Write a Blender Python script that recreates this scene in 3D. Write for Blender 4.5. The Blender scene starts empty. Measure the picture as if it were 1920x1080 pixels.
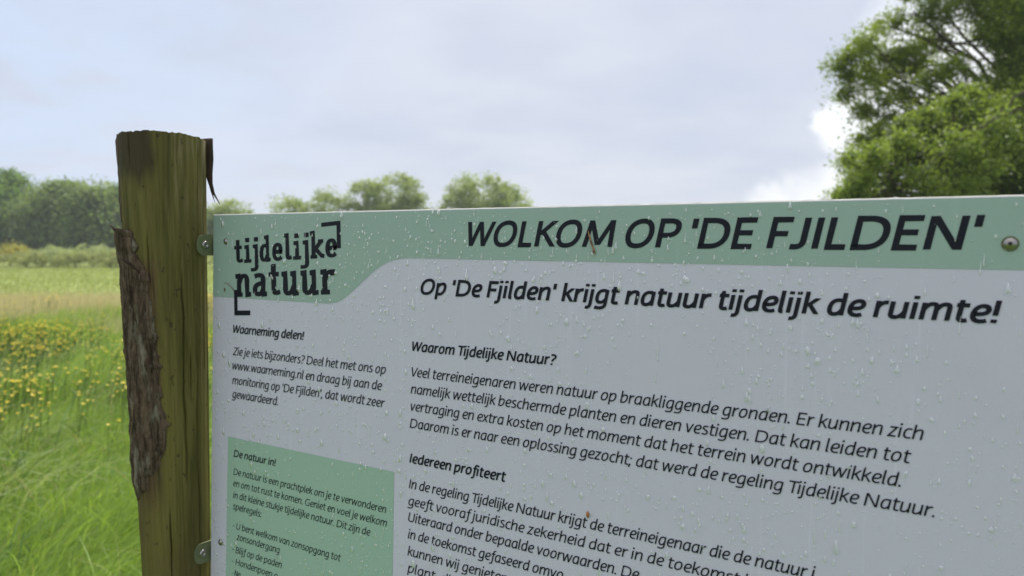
import bpy, bmesh, math, random, re
import numpy as np
from mathutils import Vector, Matrix, noise

C = bpy.context.scene
COL = C.collection
R = math.radians
rng = np.random.default_rng(7)
random.seed(7)

# ---------------------------------------------------------------- camera
FPX = 1424.93                      # focal length in pixels of a 1920 x 1080 frame
PITCH = -math.atan2(540 - 444.3, FPX)      # looking slightly down: the horizon lies at row 444
CAM = Vector((0, 0, 1.5))
FWD = Vector((0, math.cos(PITCH), math.sin(PITCH)))
DOWN = Vector((0, math.sin(PITCH), -math.cos(PITCH)))
RIGHT = Vector((1, 0, 0))
cam_data = bpy.data.cameras.new('camera')
cam = bpy.data.objects.new('camera', cam_data)
COL.objects.link(cam)
cam.location = CAM
cam.rotation_euler = (R(90) + PITCH, 0, 0)
cam_data.sensor_width = 36
cam_data.lens = FPX / 1920 * 36
cam_data.clip_start = 0.02
cam_data.clip_end = 2000
cam_data.dof.use_dof = True
cam_data.dof.focus_distance = 0.77
cam_data.dof.aperture_fstop = 7.5
C.camera = cam


def cam_pt(x, y, z):
    return CAM + RIGHT * x + DOWN * y + FWD * z


def at(px, py, Y):
    """the place at world depth Y that the photograph shows at pixel (px, py)"""
    d = RIGHT * ((px - 960) / FPX) + DOWN * ((py - 540) / FPX) + FWD
    return CAM + d * (Y / d.y)


def sky_dir(px, py):
    return (RIGHT * ((px - 960) / FPX) + DOWN * ((py - 540) / FPX) + FWD).normalized()


# ---------------------------------------------------------------- node helper
class NT:
    def __init__(self, tree):
        self.t = tree; self.n = tree.nodes; self.l = tree.links
    def add(self, kind, **kw):
        nd = self.n.new(kind)
        for k, v in kw.items():
            if k == 'inp':
                for a, b in v.items():
                    if isinstance(b, bpy.types.NodeSocket): self.l.new(b, nd.inputs[a])
                    else: nd.inputs[a].default_value = b
            else: setattr(nd, k, v)
        return nd
    def math(self, op, a, b=0.0, clamp=False):
        nd = self.add('ShaderNodeMath', operation=op, use_clamp=clamp)
        for i, v in enumerate((a, b)):
            if isinstance(v, bpy.types.NodeSocket): self.l.new(v, nd.inputs[i])
            else: nd.inputs[i].default_value = v
        return nd.outputs[0]
    def vmath(self, op, a, b=(0, 0, 0)):
        nd = self.add('ShaderNodeVectorMath', operation=op)
        for i, v in enumerate((a, b)):
            if isinstance(v, bpy.types.NodeSocket): self.l.new(v, nd.inputs[i])
            else: nd.inputs[i].default_value = v
        return nd.outputs[1] if op in ('DOT_PRODUCT', 'LENGTH', 'DISTANCE') else nd.outputs[0]
    def noise(self, vec, scale, detail=4, rough=.55, dist=0):
        nd = self.add('ShaderNodeTexNoise', inp={'Scale': scale, 'Detail': detail, 'Roughness': rough, 'Distortion': dist})
        if vec is not None: self.l.new(vec, nd.inputs['Vector'])
        return nd.outputs[0]
    def step(self, x, lo, hi):
        nd = self.add('ShaderNodeMapRange', interpolation_type='SMOOTHSTEP')
        self.l.new(x, nd.inputs[0]); nd.inputs[1].default_value = lo; nd.inputs[2].default_value = hi
        return nd.outputs[0]
    def mix(self, f, a, b):
        nd = self.add('ShaderNodeMix', data_type='RGBA')
        for i, v in ((0, f), (6, a), (7, b)):
            if isinstance(v, bpy.types.NodeSocket): self.l.new(v, nd.inputs[i])
            elif i == 0: nd.inputs[0].default_value = v
            else: nd.inputs[i].default_value = (*v, 1)
        return nd.outputs[2]
    def scale(self, vec, s):
        nd = self.add('ShaderNodeMapping'); self.l.new(vec, nd.inputs[0]); nd.inputs['Scale'].default_value = s
        return nd.outputs[0]


def material(name):
    m = bpy.data.materials.new(name); m.use_nodes = True
    m.node_tree.nodes.clear()
    t = NT(m.node_tree)
    out = t.add('ShaderNodeOutputMaterial')
    return m, t, out


def principled(t, out, color, rough=.6, spec=.5, metal=0, bump=None, bump_d=.001, bump_s=1):
    p = t.add('ShaderNodeBsdfPrincipled')
    for k, v in (('Base Color', color), ('Roughness', rough), ('Metallic', metal), ('Specular IOR Level', spec)):
        if isinstance(v, bpy.types.NodeSocket): t.l.new(v, p.inputs[k])
        elif k == 'Base Color': p.inputs[k].default_value = (*v, 1)
        else: p.inputs[k].default_value = v
    if bump is not None:
        b = t.add('ShaderNodeBump', inp={'Height': bump, 'Distance': bump_d, 'Strength': bump_s})
        t.l.new(b.outputs[0], p.inputs['Normal'])
    t.l.new(p.outputs[0], out.inputs[0])
    return p


# ---------------------------------------------------------------- world: sky with a broken overcast
SUN_EL, SUN_AZ = R(58), R(14)       # azimuth from +Y (into the picture) towards +X (right)
w = bpy.data.worlds.new('World'); C.world = w; w.use_nodes = True
w.node_tree.nodes.clear()
t = NT(w.node_tree)
wo = t.add('ShaderNodeOutputWorld')
bg = t.add('ShaderNodeBackground', inp={'Strength': .1})
t.l.new(bg.outputs[0], wo.inputs[0])
sky = t.add('ShaderNodeTexSky', sky_type='NISHITA', sun_disc=False, sun_elevation=SUN_EL, sun_rotation=SUN_AZ)
sky.air_density = 1.2; sky.dust_density = 1.0
tc = t.add('ShaderNodeTexCoord')
d = tc.outputs['Generated']
sep = t.add('ShaderNodeSeparateXYZ'); t.l.new(d, sep.inputs[0])
zz = t.math('ADD', t.math('MAXIMUM', sep.outputs[2], 0.0), .22)
flat = t.add('ShaderNodeCombineXYZ')
t.l.new(t.math('DIVIDE', sep.outputs[0], zz), flat.inputs[0]); t.l.new(t.math('DIVIDE', sep.outputs[1], zz), flat.inputs[1])
big = t.noise(flat.outputs[0], .85, 3, .5, .3)
fine = t.noise(flat.outputs[0], 2.6, 6, .55, .2)
cl = t.math('ADD', t.math('MULTIPLY', big, .7), t.math('MULTIPLY', fine, .3))
grey = t.mix(t.step(cl, .34, .66), (6.3, 6.95, 8.4), (7.7, 8.1, 9.1))
zen = t.step(sep.outputs[2], .30, .95)                       # an overcast sky is brightest overhead
grey = t.mix(zen, grey, (11.5, 11.7, 12.0))
hor = t.step(sep.outputs[2], .10, -.02)                      # and paler along the horizon
grey = t.mix(t.math('MULTIPLY', hor, .6), grey, (8.9, 9.3, 10.0))
# thinner blue veil high on the left
bl = t.step(t.vmath('DISTANCE', d, tuple(sky_dir(-150, 120))), .62, .08)
bl = t.math('MULTIPLY', bl, t.math('MULTIPLY', t.step(fine, .25, .6), .65))
grey = t.mix(bl, grey, (6.5, 7.9, 10.3))
# bright cumulus low on the right
brt = None
wob = t.math('MULTIPLY', t.math('SUBTRACT', t.noise(d, 9, 6, .6, .1), .5), .11)
for px, py, rad in ((1580, 234, .031), (1545, 226, .018), (1640, 238, .044), (1600, 392, .054), (1530, 402, .042), (1470, 408, .030), (1800, 100, .075), (1700, 200, .05)):
    q = t.math('ADD', t.vmath('DISTANCE', d, tuple(sky_dir(px, py))), wob)
    s = t.step(q, rad * 1.55, rad * .55)
    brt = s if brt is None else t.math('MAXIMUM', brt, s)
grey = t.mix(brt, grey, (11.2, 11.4, 11.7))
skyc = t.mix(.97, sky.outputs[0], grey)
low = t.step(sep.outputs[2], -.06, -.01)                     # below the horizon: nothing but far ground
skyc = t.mix(low, (1.2, 1.5, .8), skyc)
t.l.new(skyc, bg.inputs[0])

sun_data = bpy.data.lights.new('sun', 'SUN')
sun = bpy.data.objects.new('sun', sun_data); COL.objects.link(sun)
sun_data.energy = 5.0; sun_data.angle = R(14); sun_data.color = (1, .95, .86)
sv = Vector((math.sin(SUN_AZ) * math.cos(SUN_EL), math.cos(SUN_AZ) * math.cos(SUN_EL), math.sin(SUN_EL)))
sun.rotation_euler = sv.to_track_quat('Z', 'Y').to_euler()
sun.location = (0, 0, 30)

C.view_settings.view_transform = 'Standard'
C.view_settings.look = 'None'
C.view_settings.exposure = 0
C.view_settings.gamma = 1
C.render.engine = 'CYCLES'
C.cycles.transparent_max_bounces = 24
C.cycles.max_bounces = 8


# ---------------------------------------------------------------- object helpers
def tag(o, label=None, cat=None, group=None, kind=None):
    for k, v in (('label', label), ('category', cat), ('group', group), ('kind', kind)):
        if v: o[k] = v
    return o


def thing(name, loc, label, cat, group=None):
    o = bpy.data.objects.new(name, None); COL.objects.link(o)
    o.empty_display_size = .1
    o.location = loc
    return tag(o, label, cat, group)


def link(name, me, mat, parent=None, smooth=False):
    if mat is not None: me.materials.append(mat)
    if smooth: me.polygons.foreach_set('use_smooth', [True] * len(me.polygons))
    o = bpy.data.objects.new(name, me); COL.objects.link(o)
    if parent is not None: o.parent = parent
    return o


def from_arrays(name, V, F, mat, parent=None, smooth=False):
    """V (n,3) array, F (m,k) array of equal-sized faces"""
    V = np.asarray(V, np.float32); F = np.asarray(F, np.int32)
    me = bpy.data.meshes.new(name)
    m, k = F.shape
    me.vertices.add(len(V)); me.vertices.foreach_set('co', V.ravel())
    me.loops.add(m * k); me.loops.foreach_set('vertex_index', F.ravel())
    me.polygons.add(m); me.polygons.foreach_set('loop_start', np.arange(0, m * k, k, dtype=np.int32))
    me.polygons.foreach_set('loop_total', np.full(m, k, np.int32))
    me.update(calc_edges=True)
    return link(name, me, mat, parent, smooth)


def from_bm(name, bm, mat, parent=None, smooth=False):
    me = bpy.data.meshes.new(name); bm.to_mesh(me); bm.free()
    return link(name, me, mat, parent, smooth)


def tube(bm, pts, radii, seg=8, cap=True):
    """a tapered tube through the points"""
    rings = []
    prev = None
    n = len(pts)
    for i, p in enumerate(pts):
        p = Vector(p)
        dd = (Vector(pts[min(i+1, n-1)]) - Vector(pts[max(i-1, 0)])).normalized()
        a = dd.orthogonal().normalized() if prev is None else (prev - dd * prev.dot(dd)).normalized()
        prev = a
        b = dd.cross(a)
        rings.append([bm.verts.new(p + (a * math.cos(2*math.pi*k/seg) + b * math.sin(2*math.pi*k/seg)) * radii[i]) for k in range(seg)])
    for r0, r1 in zip(rings, rings[1:]):
        for k in range(seg):
            bm.faces.new((r0[k], r0[(k+1) % seg], r1[(k+1) % seg], r1[k]))
    if cap:
        bm.faces.new(rings[0][::-1]); bm.faces.new(rings[-1])
    return rings
# ---------------------------------------------------------------- ground
m_ground, t, out = material('meadow_soil')
tc = t.add('ShaderNodeTexCoord'); g = tc.outputs['Object']
sp = t.add('ShaderNodeSeparateXYZ'); t.l.new(g, sp.inputs[0])
n1 = t.noise(g, .35, 5, .6); n2 = t.noise(g, 3.0, 5, .65); n3 = t.noise(t.scale(g, (1, .25, 1)), 1.1, 4, .6)
yy = t.math('ADD', sp.outputs[1], t.math('MULTIPLY', t.math('SUBTRACT', n1, .5), 7))
green = t.mix(n2, (.045, .095, .012), (.11, .18, .03))
sorrel = t.mix(n3, (.37, .31, .20), (.33, .32, .16))
mown = t.mix(n3, (.21, .28, .07), (.28, .31, .12))
c = t.mix(t.step(yy, 10.5, 14), green, sorrel)
c = t.mix(t.step(yy, 17.5, 20), c, mown)
c = t.mix(t.step(yy, 70, 90), c, (.06, .10, .03))
principled(t, out, c, .95, .15, bump=n2, bump_d=.05)
ys = np.concatenate([np.linspace(-30, 0, 7), np.linspace(1, 60, 60), np.linspace(70, 250, 8)])
xs = np.concatenate([np.linspace(-240, -60, 8), np.linspace(-50, 50, 51), np.linspace(60, 240, 8)])
V = []
for y in ys:
    for x in xs:
        V.append((x, y, .03 * noise.noise(Vector((x * .15, y * .15, 0)))))
nx = len(xs)
F = [(j*nx+i, j*nx+i+1, (j+1)*nx+i+1, (j+1)*nx+i) for j in range(len(ys)-1) for i in range(nx-1)]
o = from_arrays('ground', V, F, m_ground, smooth=True)
tag(o, kind='structure')


# ---------------------------------------------------------------- foliage material
def leaf_mat(name, dark, light, trans=.35, rough=.5, hue=.0):
    m, t, out = material(name)
    geo = t.add('ShaderNodeNewGeometry')
    tcn = t.add('ShaderNodeTexCoord')
    nn = t.noise(tcn.outputs['Object'], .9, 2, .5)
    f = t.math('ADD', t.math('MULTIPLY', geo.outputs['Random Per Island'], .65), t.math('MULTIPLY', t.step(nn, .3, .7), .35))
    col = t.mix(f, dark, light)
    p = t.add('ShaderNodeBsdfPrincipled', inp={'Base Color': col, 'Roughness': rough, 'Specular IOR Level': .35})
    tr = t.add('ShaderNodeBsdfTranslucent')
    t.l.new(t.mix(.6, col, tuple(min(1, v * k) for v, k in zip(light, (1.5, 1.5, .7)))), tr.inputs[0])
    mx = t.add('ShaderNodeMixShader', inp={0: trans})
    t.l.new(p.outputs[0], mx.inputs[1]); t.l.new(tr.outputs[0], mx.inputs[2])
    t.l.new(mx.outputs[0], out.inputs[0])
    return m


# ---------------------------------------------------------------- grass
def blades(name, X, Y, H, W, lean_dir, lean, mat, segs=4, kink=.0):
    """curved tapering blades: one strip each"""
    n = len(X)
    az = rng.uniform(0, math.pi, n)
    wx, wy = np.cos(az), np.sin(az)
    lx, ly = np.cos(lean_dir), np.sin(lean_dir)
    V = np.zeros((n, 2 * segs + 1, 3), np.float32)
    for s in range(segs + 1):
        f = s / segs
        ang = lean * f ** 1.3                                  # bends over towards its tip
        off = H * f * np.sin(ang) ; up = H * f * np.cos(ang * .8)
        px = X + lx * off; py = Y + ly * off; pz = up - .02
        if s < segs:
            ww = W * (1 - .75 * f ** 1.5) * .5
            V[:, 2*s] = np.stack([px - wx*ww, py - wy*ww, pz], 1)
            V[:, 2*s+1] = np.stack([px + wx*ww, py + wy*ww, pz], 1)
        else:
            V[:, 2*s] = np.stack([px, py, pz], 1)
    base = (np.arange(n) * (2*segs+1))[:, None]
    fs = []
    for s in range(segs - 1):
        fs.append(base + np.array([[2*s, 2*s+1, 2*s+3, 2*s+2]]))
    s = segs - 1
    fs.append(base + np.array([[2*s, 2*s+1, 2*s+2, 2*s+2]]))
    quads = np.concatenate(fs[:-1]); tri = fs[-1][:, :3]
    Vf = V.reshape(-1, 3)
    me = bpy.data.meshes.new(name)
    me.vertices.add(len(Vf)); me.vertices.foreach_set('co', Vf.ravel())
    nl = quads.size + tri.size
    me.loops.add(nl); me.loops.foreach_set('vertex_index', np.concatenate([quads.ravel(), tri.ravel()]).astype(np.int32))
    npoly = len(quads) + len(tri)
    me.polygons.add(npoly)
    ls = np.concatenate([np.arange(len(quads))*4, len(quads)*4 + np.arange(len(tri))*3]).astype(np.int32)
    me.polygons.foreach_set('loop_start', ls)
    me.polygons.foreach_set('loop_total', np.concatenate([np.full(len(quads), 4), np.full(len(tri), 3)]).astype(np.int32))
    me.update(calc_edges=True)
    return link(name, me, mat, None, True)


def field(n, y0, y1, s0, s1, p=1.0):
    """n points between depths y0 and y1 and between the side slopes s0 and s1 (x = slope * y)"""
    u = rng.uniform(0, 1, n)
    Y = (y0**(1+p) + u * (y1**(1+p) - y0**(1+p))) ** (1/(1+p))
    X = rng.uniform(s0, s1, n) * Y
    return X, Y


def clump(X, Y, sc, seed=0.):
    return np.array([noise.noise(Vector((x*sc, y*sc, seed))) for x, y in zip(X, Y)])


m_grass = leaf_mat('grass_blade', (.070, .160, .013), (.285, .410, .085), .5, .45)
m_pale = leaf_mat('pale_grass', (.30, .38, .16), (.55, .60, .36), .4, .6)
m_sorrel = leaf_mat('seeding_grass', (.44, .36, .24), (.46, .45, .26), .35, .7)
WIND = R(20)

X, Y = field(70000, 2.3, 8.5, -.95, -.18, .35)
h = .34 + .22 * clump(X, Y, .9) + rng.normal(0, .07, len(X))
o = blades('meadow_grass', X, Y, np.clip(h, .12, .75), rng.uniform(.003, .007, len(X)),
           WIND + rng.normal(0, .9, len(X)), np.clip(rng.normal(1.0, .4, len(X)), .1, 1.9), m_grass, 5)
tag(o, 'tall bright green meadow grass bending in the wind beside the post', 'grass', kind='stuff')
X, Y = field(64000, 8.3, 15, -.80, -.22, .1)
k = rng.uniform(0, 1, len(X)) > (Y - 11.0) / 4.0
X, Y = X[k], Y[k]
h = .26 + .14 * clump(X, Y, .5) + rng.normal(0, .05, len(X))
o = blades('meadow_grass', X, Y, np.clip(h, .08, .6), rng.uniform(.004, .009, len(X)) * (Y / 10) ** .5,
           WIND + rng.normal(0, .9, len(X)), np.clip(rng.normal(.8, .4, len(X)), .1, 1.7), m_grass, 3)
tag(o, 'finer grass mixed among the yellow flowers farther out in the meadow', 'grass', kind='stuff')
# the rest of the meadow round the sign, thinner
X, Y = field(22000, 1.2, 16, -.18, 1.2, .6)
o = blades('meadow_grass', X, Y, np.clip(.33 + rng.normal(0, .1, len(X)), .1, .7), rng.uniform(.006, .016, len(X)),
           WIND + rng.normal(0, .9, len(X)), np.clip(rng.normal(.9, .4, len(X)), .1, 1.7), m_grass, 4)
tag(o, 'meadow grass growing behind and below the sign board', 'grass', kind='stuff')
X, Y = field(3800, 2.6, 9, -.95, -.25, .5)  # longer, paler blades scattered among the near grass
k = clump(X, Y, .8, 5.) > -.12
X, Y = X[k], Y[k]
o = blades('seed_head_grass', X, Y, np.clip(.52 + rng.normal(0, .1, len(X)), .3, .8), rng.uniform(.003, .008, len(X)),
           WIND + rng.normal(0, .5, len(X)), np.clip(rng.normal(1.25, .3, len(X)), .3, 2.0), m_pale, 5)
tag(o, 'pale whitish seed heads bent over in the near green grass', 'grass', kind='stuff')
X, Y = field(46000, 9.0, 18, -.80, -.2, .55)
k = (clump(X, Y, .3, 9.) + (Y - 12.3) * .25 > 0)
X, Y = X[k], Y[k]
o = blades('sorrel_stalks', X, Y, np.clip(.27 + rng.normal(0, .07, len(X)), .1, .5), rng.uniform(.004, .010, len(X)),
           WIND + rng.normal(0, .9, len(X)), np.clip(rng.normal(.6, .3, len(X)), .05, 1.4), m_sorrel, 3)
tag(o, 'brownish pink seeding grass and sorrel in a band across the meadow', 'grass', kind='stuff')
X, Y = field(22000, 18.5, 36, -.80, -.2, .5)
o = blades('mown_grass', X, Y, np.clip(.10 + rng.normal(0, .03, len(X)), .04, .2), rng.uniform(.02, .05, len(X)),
           WIND + rng.normal(0, .9, len(X)), np.clip(rng.normal(.6, .3, len(X)), .05, 1.4), leaf_mat('mown_blade', (.21, .28, .07), (.34, .38, .15), .4), 2)
tag(o, 'short pale green mown grass in front of the bushes', 'grass', kind='stuff')

# the same bands continued behind the sign
X, Y = field(26000, 8.5, 15, -.22, .9, .1)
o = blades('meadow_grass', X, Y, np.clip(.26 + rng.normal(0, .06, len(X)), .08, .5), rng.uniform(.005, .012, len(X)),
           WIND + rng.normal(0, .9, len(X)), np.clip(rng.normal(.8, .4, len(X)), .1, 1.7), m_grass, 3)
tag(o, 'finer meadow grass continuing behind the sign board', 'grass', kind='stuff')
X, Y = field(26000, 10.5, 19, -.2, .9, .4)
o = blades('sorrel_stalks', X, Y, np.clip(.27 + rng.normal(0, .07, len(X)), .1, .5), rng.uniform(.006, .014, len(X)),
           WIND + rng.normal(0, .9, len(X)), np.clip(rng.normal(.6, .3, len(X)), .05, 1.4), m_sorrel, 3)
tag(o, 'brownish pink seeding grass continuing behind the sign board', 'grass', kind='stuff')
# dead straw and broader dark blades among the near grass
m_straw = leaf_mat('dead_straw', (.26, .20, .09), (.46, .38, .20), .3, .7)
X, Y = field(1500, 2.4, 9, -.95, -.2, .5)
o = blades('dead_straw', X, Y, np.clip(.40 + rng.normal(0, .12, len(X)), .15, .75), rng.uniform(.002, .005, len(X)),
           rng.uniform(0, 6.28, len(X)), np.clip(rng.normal(.9, .5, len(X)), .1, 2.0), m_straw, 4)
tag(o, 'thin dead straw stalks scattered through the near green grass', 'grass', kind='stuff')
m_broad = leaf_mat('broad_blade', (.040, .095, .014), (.12, .21, .04), .4, .45)
X, Y = field(5200, 2.3, 8.5, -.95, -.2, .5)
k = clump(X, Y, 1.6, 12.) > .05
X, Y = X[k], Y[k]
o = blades('broad_grass', X, Y, np.clip(.36 + rng.normal(0, .09, len(X)), .15, .6), rng.uniform(.010, .022, len(X)),
           rng.uniform(0, 6.28, len(X)), np.clip(rng.normal(1.1, .4, len(X)), .2, 2.0), m_broad, 5)
tag(o, 'clumps of broader darker green blades in the near grass', 'grass', kind='stuff')

# ---------------------------------------------------------------- yellow flowers
m_petal, t, out = material('yellow_petal')
p = t.add('ShaderNodeBsdfPrincipled', inp={'Base Color': (.80, .60, .04, 1), 'Roughness': .4})
tr = t.add('ShaderNodeBsdfTranslucent', inp={0: (.88, .68, .05, 1)})
mx = t.add('ShaderNodeMixShader', inp={0: .4}); t.l.new(p.outputs[0], mx.inputs[1]); t.l.new(tr.outputs[0], mx.inputs[2])
t.l.new(mx.outputs[0], out.inputs[0])
m_stem, t, out = material('flower_stem'); principled(t, out, (.07, .13, .02), .7)


def flower_geo(V, F, M, x, y, h, r, lean):
    """one buttercup: bent three-sided stem and a cup of five petals"""
    top = Vector((x + lean[0], y + lean[1], h))
    b = len(V)
    pts = [Vector((x, y, 0)), Vector((x + lean[0]*.35, y + lean[1]*.35, h*.6)), top]
    for p in pts:
        for k in range(3):
            a = k * 2.094
            V.append((p.x + .0018*math.cos(a), p.y + .0018*math.sin(a), p.z))
    for s in range(2):
        for k in range(3):
            F.append((b+s*3+k, b+s*3+(k+1) % 3, b+s*3+3+(k+1) % 3, b+s*3+3+k)); M.append(0)
    a0 = random.uniform(0, 6.28)
    for k in range(5):
        a = a0 + k * 1.2566
        ca, sa = math.cos(a), math.sin(a)
        c1, s1 = math.cos(a-.62), math.sin(a-.62); c2, s2 = math.cos(a+.62), math.sin(a+.62)
        b = len(V)
        V += [tuple(top), (top.x + r*.75*c1, top.y + r*.75*s1, h + r*.42), (top.x + r*ca, top.y + r*sa, h + r*.62), (top.x + r*.75*c2, top.y + r*.75*s2, h + r*.42)]
        F.append((b, b+1, b+2, b+3)); M.append(1)


def flower_mesh(spots, name):
    V, F, M = [], [], []
    for x, y, h, r, lean in spots: flower_geo(V, F, M, x, y, h, r, lean)
    me = bpy.data.meshes.new(name); me.from_pydata(V, [], F)
    me.materials.append(m_stem); me.materials.append(m_petal)
    me.polygons.foreach_set('material_index', M); me.update()
    return me


spots = []
while len(spots) < 1250:
    y = random.uniform(4.2, 14); x = random.uniform(-.72, -.36) * y
    dens = noise.noise(Vector((x*.8, y*.5, 3.3))) * .8 + noise.noise(Vector((x*2.3, y*1.4, 8.))) * .7
    dens += .04 - abs(y - 8.8) * .065
    if random.random() < max(.008, dens - .08) * 1.5 or (y < 6 and random.random() < .010):
        spots.append((x, y))
spots.sort(key=lambda s: s[1])
variants = [flower_mesh([(0, 0, random.uniform(.36, .50), random.uniform(.010, .016), (random.uniform(.0, .10), random.uniform(-.04, .04)))], 'yellow_flower') for _ in range(12)]
for i, (x, y) in enumerate(spots[:300]):
    o = bpy.data.objects.new('yellow_flower', variants[i % 12]); COL.objects.link(o)
    o.location = (x, y, 0); s = random.uniform(.8, 1.15); o.scale = (s, s, s)
    tag(o, 'yellow buttercup on a thin stem standing in the green meadow grass', 'flower', 'yellow flowers in the near meadow')
far = [(x, y, random.uniform(.34, .50), random.uniform(.010, .019) * (y/9) ** .4, (random.uniform(0, .1), random.uniform(-.04, .04))) for x, y in spots[300:]]
me = flower_mesh(far, 'flower_drift'); o = bpy.data.objects.new('flower_drift', me); COL.objects.link(o)
tag(o, 'drift of many small yellow flowers farther out in the meadow', 'flowers', kind='stuff')


# ---------------------------------------------------------------- trees and bushes
m_bark, t, out = material('tree_bark')
tc = t.add('ShaderNodeTexCoord')
nb = t.noise(t.scale(tc.outputs['Object'], (6, 6, 1.2)), 3, 5, .6)
principled(t, out, t.mix(nb, (.045, .036, .025), (.13, .115, .085)), .9, .2, bump=nb, bump_d=.03)


def leaf_cloud(centres, radii, per, size, droop=.0, flat=.75):
    """leaf-shaped quads gathered in clumps -> vertices, faces"""
    cs = np.repeat(np.asarray(centres, float), per, 0); rr = np.repeat(np.asarray(radii, float), per)
    n = len(cs)
    dv = rng.normal(0, 1, (n, 3)); dv /= np.linalg.norm(dv, axis=1)[:, None]
    P = cs + dv * (rr * rng.uniform(0, 1, n) ** .5)[:, None] * np.array([1, 1, flat])
    P[:, 2] -= droop * rng.uniform(0, 1, n) ** 2 * rr
    nrm = rng.normal(0, 1, (n, 3)); nrm[:, 2] = np.abs(nrm[:, 2]) + .35; nrm /= np.linalg.norm(nrm, axis=1)[:, None]
    a = rng.normal(0, 1, (n, 3)); a -= nrm * (a * nrm).sum(1)[:, None]; a /= np.linalg.norm(a, axis=1)[:, None]
    b = np.cross(nrm, a)
    L = size * rng.uniform(.6, 1.35, n)[:, None]; W = L * rng.uniform(.34, .5, n)[:, None]
    fold = nrm * L * .12
    V = np.stack([P - a*L*.5, P + b*W*.5 + fold - a*L*.05, P + a*L*.5, P - b*W*.5 + fold - a*L*.05], 1).reshape(-1, 3)
    F = np.arange(4*n).reshape(-1, 4)
    return V, F


def in_blob(bl, k=1, shell=.55):
    c = np.array(bl[:3]); r = np.array(bl[3:6])
    dv = rng.normal(0, 1, (k, 3)); dv /= np.linalg.norm(dv, axis=1)[:, None]
    return c + dv * r * rng.uniform(shell, 1, k)[:, None] ** .6


def limb(bm, p0, p1, r0, r1, wob=.08, seg=6, n=6):
    p0, p1 = Vector(p0), Vector(p1); L = (p1 - p0).length
    pts, rad = [], []
    for i in range(n + 1):
        f = i / n
        p = p0.lerp(p1, f)
        p.z += math.sin(f * math.pi) * L * .06
        if 0 < i < n: p += Vector((random.uniform(-1, 1), random.uniform(-1, 1), random.uniform(-1, 1))) * L * wob * .5
        pts.append(p); rad.append(r0 + (r1 - r0) * f)
    tube(bm, pts, rad, seg, True)
    return pts


def tree(name, base, trunk_h, trunk_r, blobs, n_clump, per, size, clump_r, mat, label, cat, group=None, limbs=26, shell=.5, droop=.3, name_crown='crown', extra_limbs=()):
    """blobs: ellipsoids in world space that the crown fills"""
    b0 = Vector(base)
    root = thing(name, b0, label, cat, group)
    vol = np.array([bl[3]*bl[4]*bl[5] for bl in blobs]) ** .8; vol /= vol.sum()
    cents = []
    for bl, v in zip(blobs, vol):
        k = max(9, int(n_clump * v)); cents.append(in_blob(bl, k, shell))
    cents = np.concatenate(cents)
    cents = cents[cents[:, 2] > .25]
    rad = clump_r * rng.choice([.5, .8, 1.0, 1.3, 1.75], len(cents)) * rng.uniform(.8, 1.2, len(cents))
    V, F = leaf_cloud(cents - np.array(b0), rad, per, size, droop)
    from_arrays(name_crown, V, F, mat, root)
    bm = bmesh.new()
    top = Vector((np.mean([bl[0] for bl in blobs])*.5 + b0.x*.5, np.mean([bl[1] for bl in blobs])*.5 + b0.y*.5, trunk_h))
    tr = limb(bm, (0, 0, -.1), top - b0, trunk_r, trunk_r*.55, .05, 10, 6)
    for bl in blobs:                                            # a limb into every part of the crown, then twigs from it
        c = Vector(bl[:3]) - b0
        s = tr[random.choice((3, 4, 5, 6))]
        lr = min(trunk_r*.35, .03 + .05*(bl[3]*bl[5])**.5 * trunk_r / .2)
        pts = limb(bm, s, c, lr, lr*.3, .09)
        for _ in range(max(2, int(limbs / len(blobs)))):
            e = Vector(in_blob(bl, 1, .7)[0]) - b0
            limb(bm, pts[random.choice((3, 4, 5, 6))], e, lr*.28, lr*.06, .12, 5, 5)
    for p0, p1, r0, r1 in extra_limbs: limb(bm, Vector(p0)-b0, Vector(p1)-b0, r0, r1, .10, 7, 8)
    from_bm('trunk', bm, m_bark, root, True)
    return root


def blob(px, py, Y, r_px, ry=None, dep=None):
    """ellipsoid seen at a pixel at depth Y, radius given in photo pixels"""
    p = at(px, py, Y); k = Y / FPX
    rx = r_px * k; rz = (ry or r_px) * k
    return (p.x, p.y, p.z, rx, dep or (rx + rz) / 2, rz)


# far wood on the left
m_far = leaf_mat('far_foliage', (.065, .145, .032), (.18, .29, .075), .4, .6)
m_far2 = leaf_mat('far_grey_foliage', (.105, .165, .055), (.24, .32, .12), .4, .6)
m_far3 = leaf_mat('far_light_foliage', (.17, .255, .075), (.34, .41, .165), .45, .6)
FW = 'trees of the wood beyond the field'
def far_tree(px, Y, blobs, mat, label, n=190, per=60, size=.34, cr=.85):
    b = at(px, 470, Y); b.z = 0
    wd = max(bl[3] for bl in blobs)
    for s in (-.55, .55): blobs = blobs + [(b.x + s*wd, b.y, 1.15, wd*.8, wd*.8, 1.2)]     # skirts of foliage down to the ground
    tree('broadleaf_tree', b, 2.6, .24, blobs, int(n*2.6), per, size, cr, mat, label, 'tree', FW, limbs=18)
Y = 58
far_tree(-60, Y, [blob(-60, 400, Y, 95, 75), blob(-20, 440, Y, 70, 50)], m_far, 'dark green tree of the wood cut by the left picture edge')
far_tree(15, Y+2, [blob(12, 385, Y+2, 58, 62), blob(30, 430, Y+2, 60, 48), blob(0, 350, Y+2, 40, 28)], m_far, 'tall rounded dark green tree at the left end of the wood')
far_tree(110, Y, [blob(105, 412, Y, 62, 62), blob(120, 372, Y, 48, 32), blob(85, 440, Y, 60, 40)], m_far2, 'grey green rounded tree in the middle of the left wood')
far_tree(185, Y-1, [blob(185, 420, Y-1, 62, 55), blob(175, 375, Y-1, 42, 28), blob(210, 445, Y-1, 50, 34)], m_far2, 'olive green bushy tree just left of the post', 210)
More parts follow.
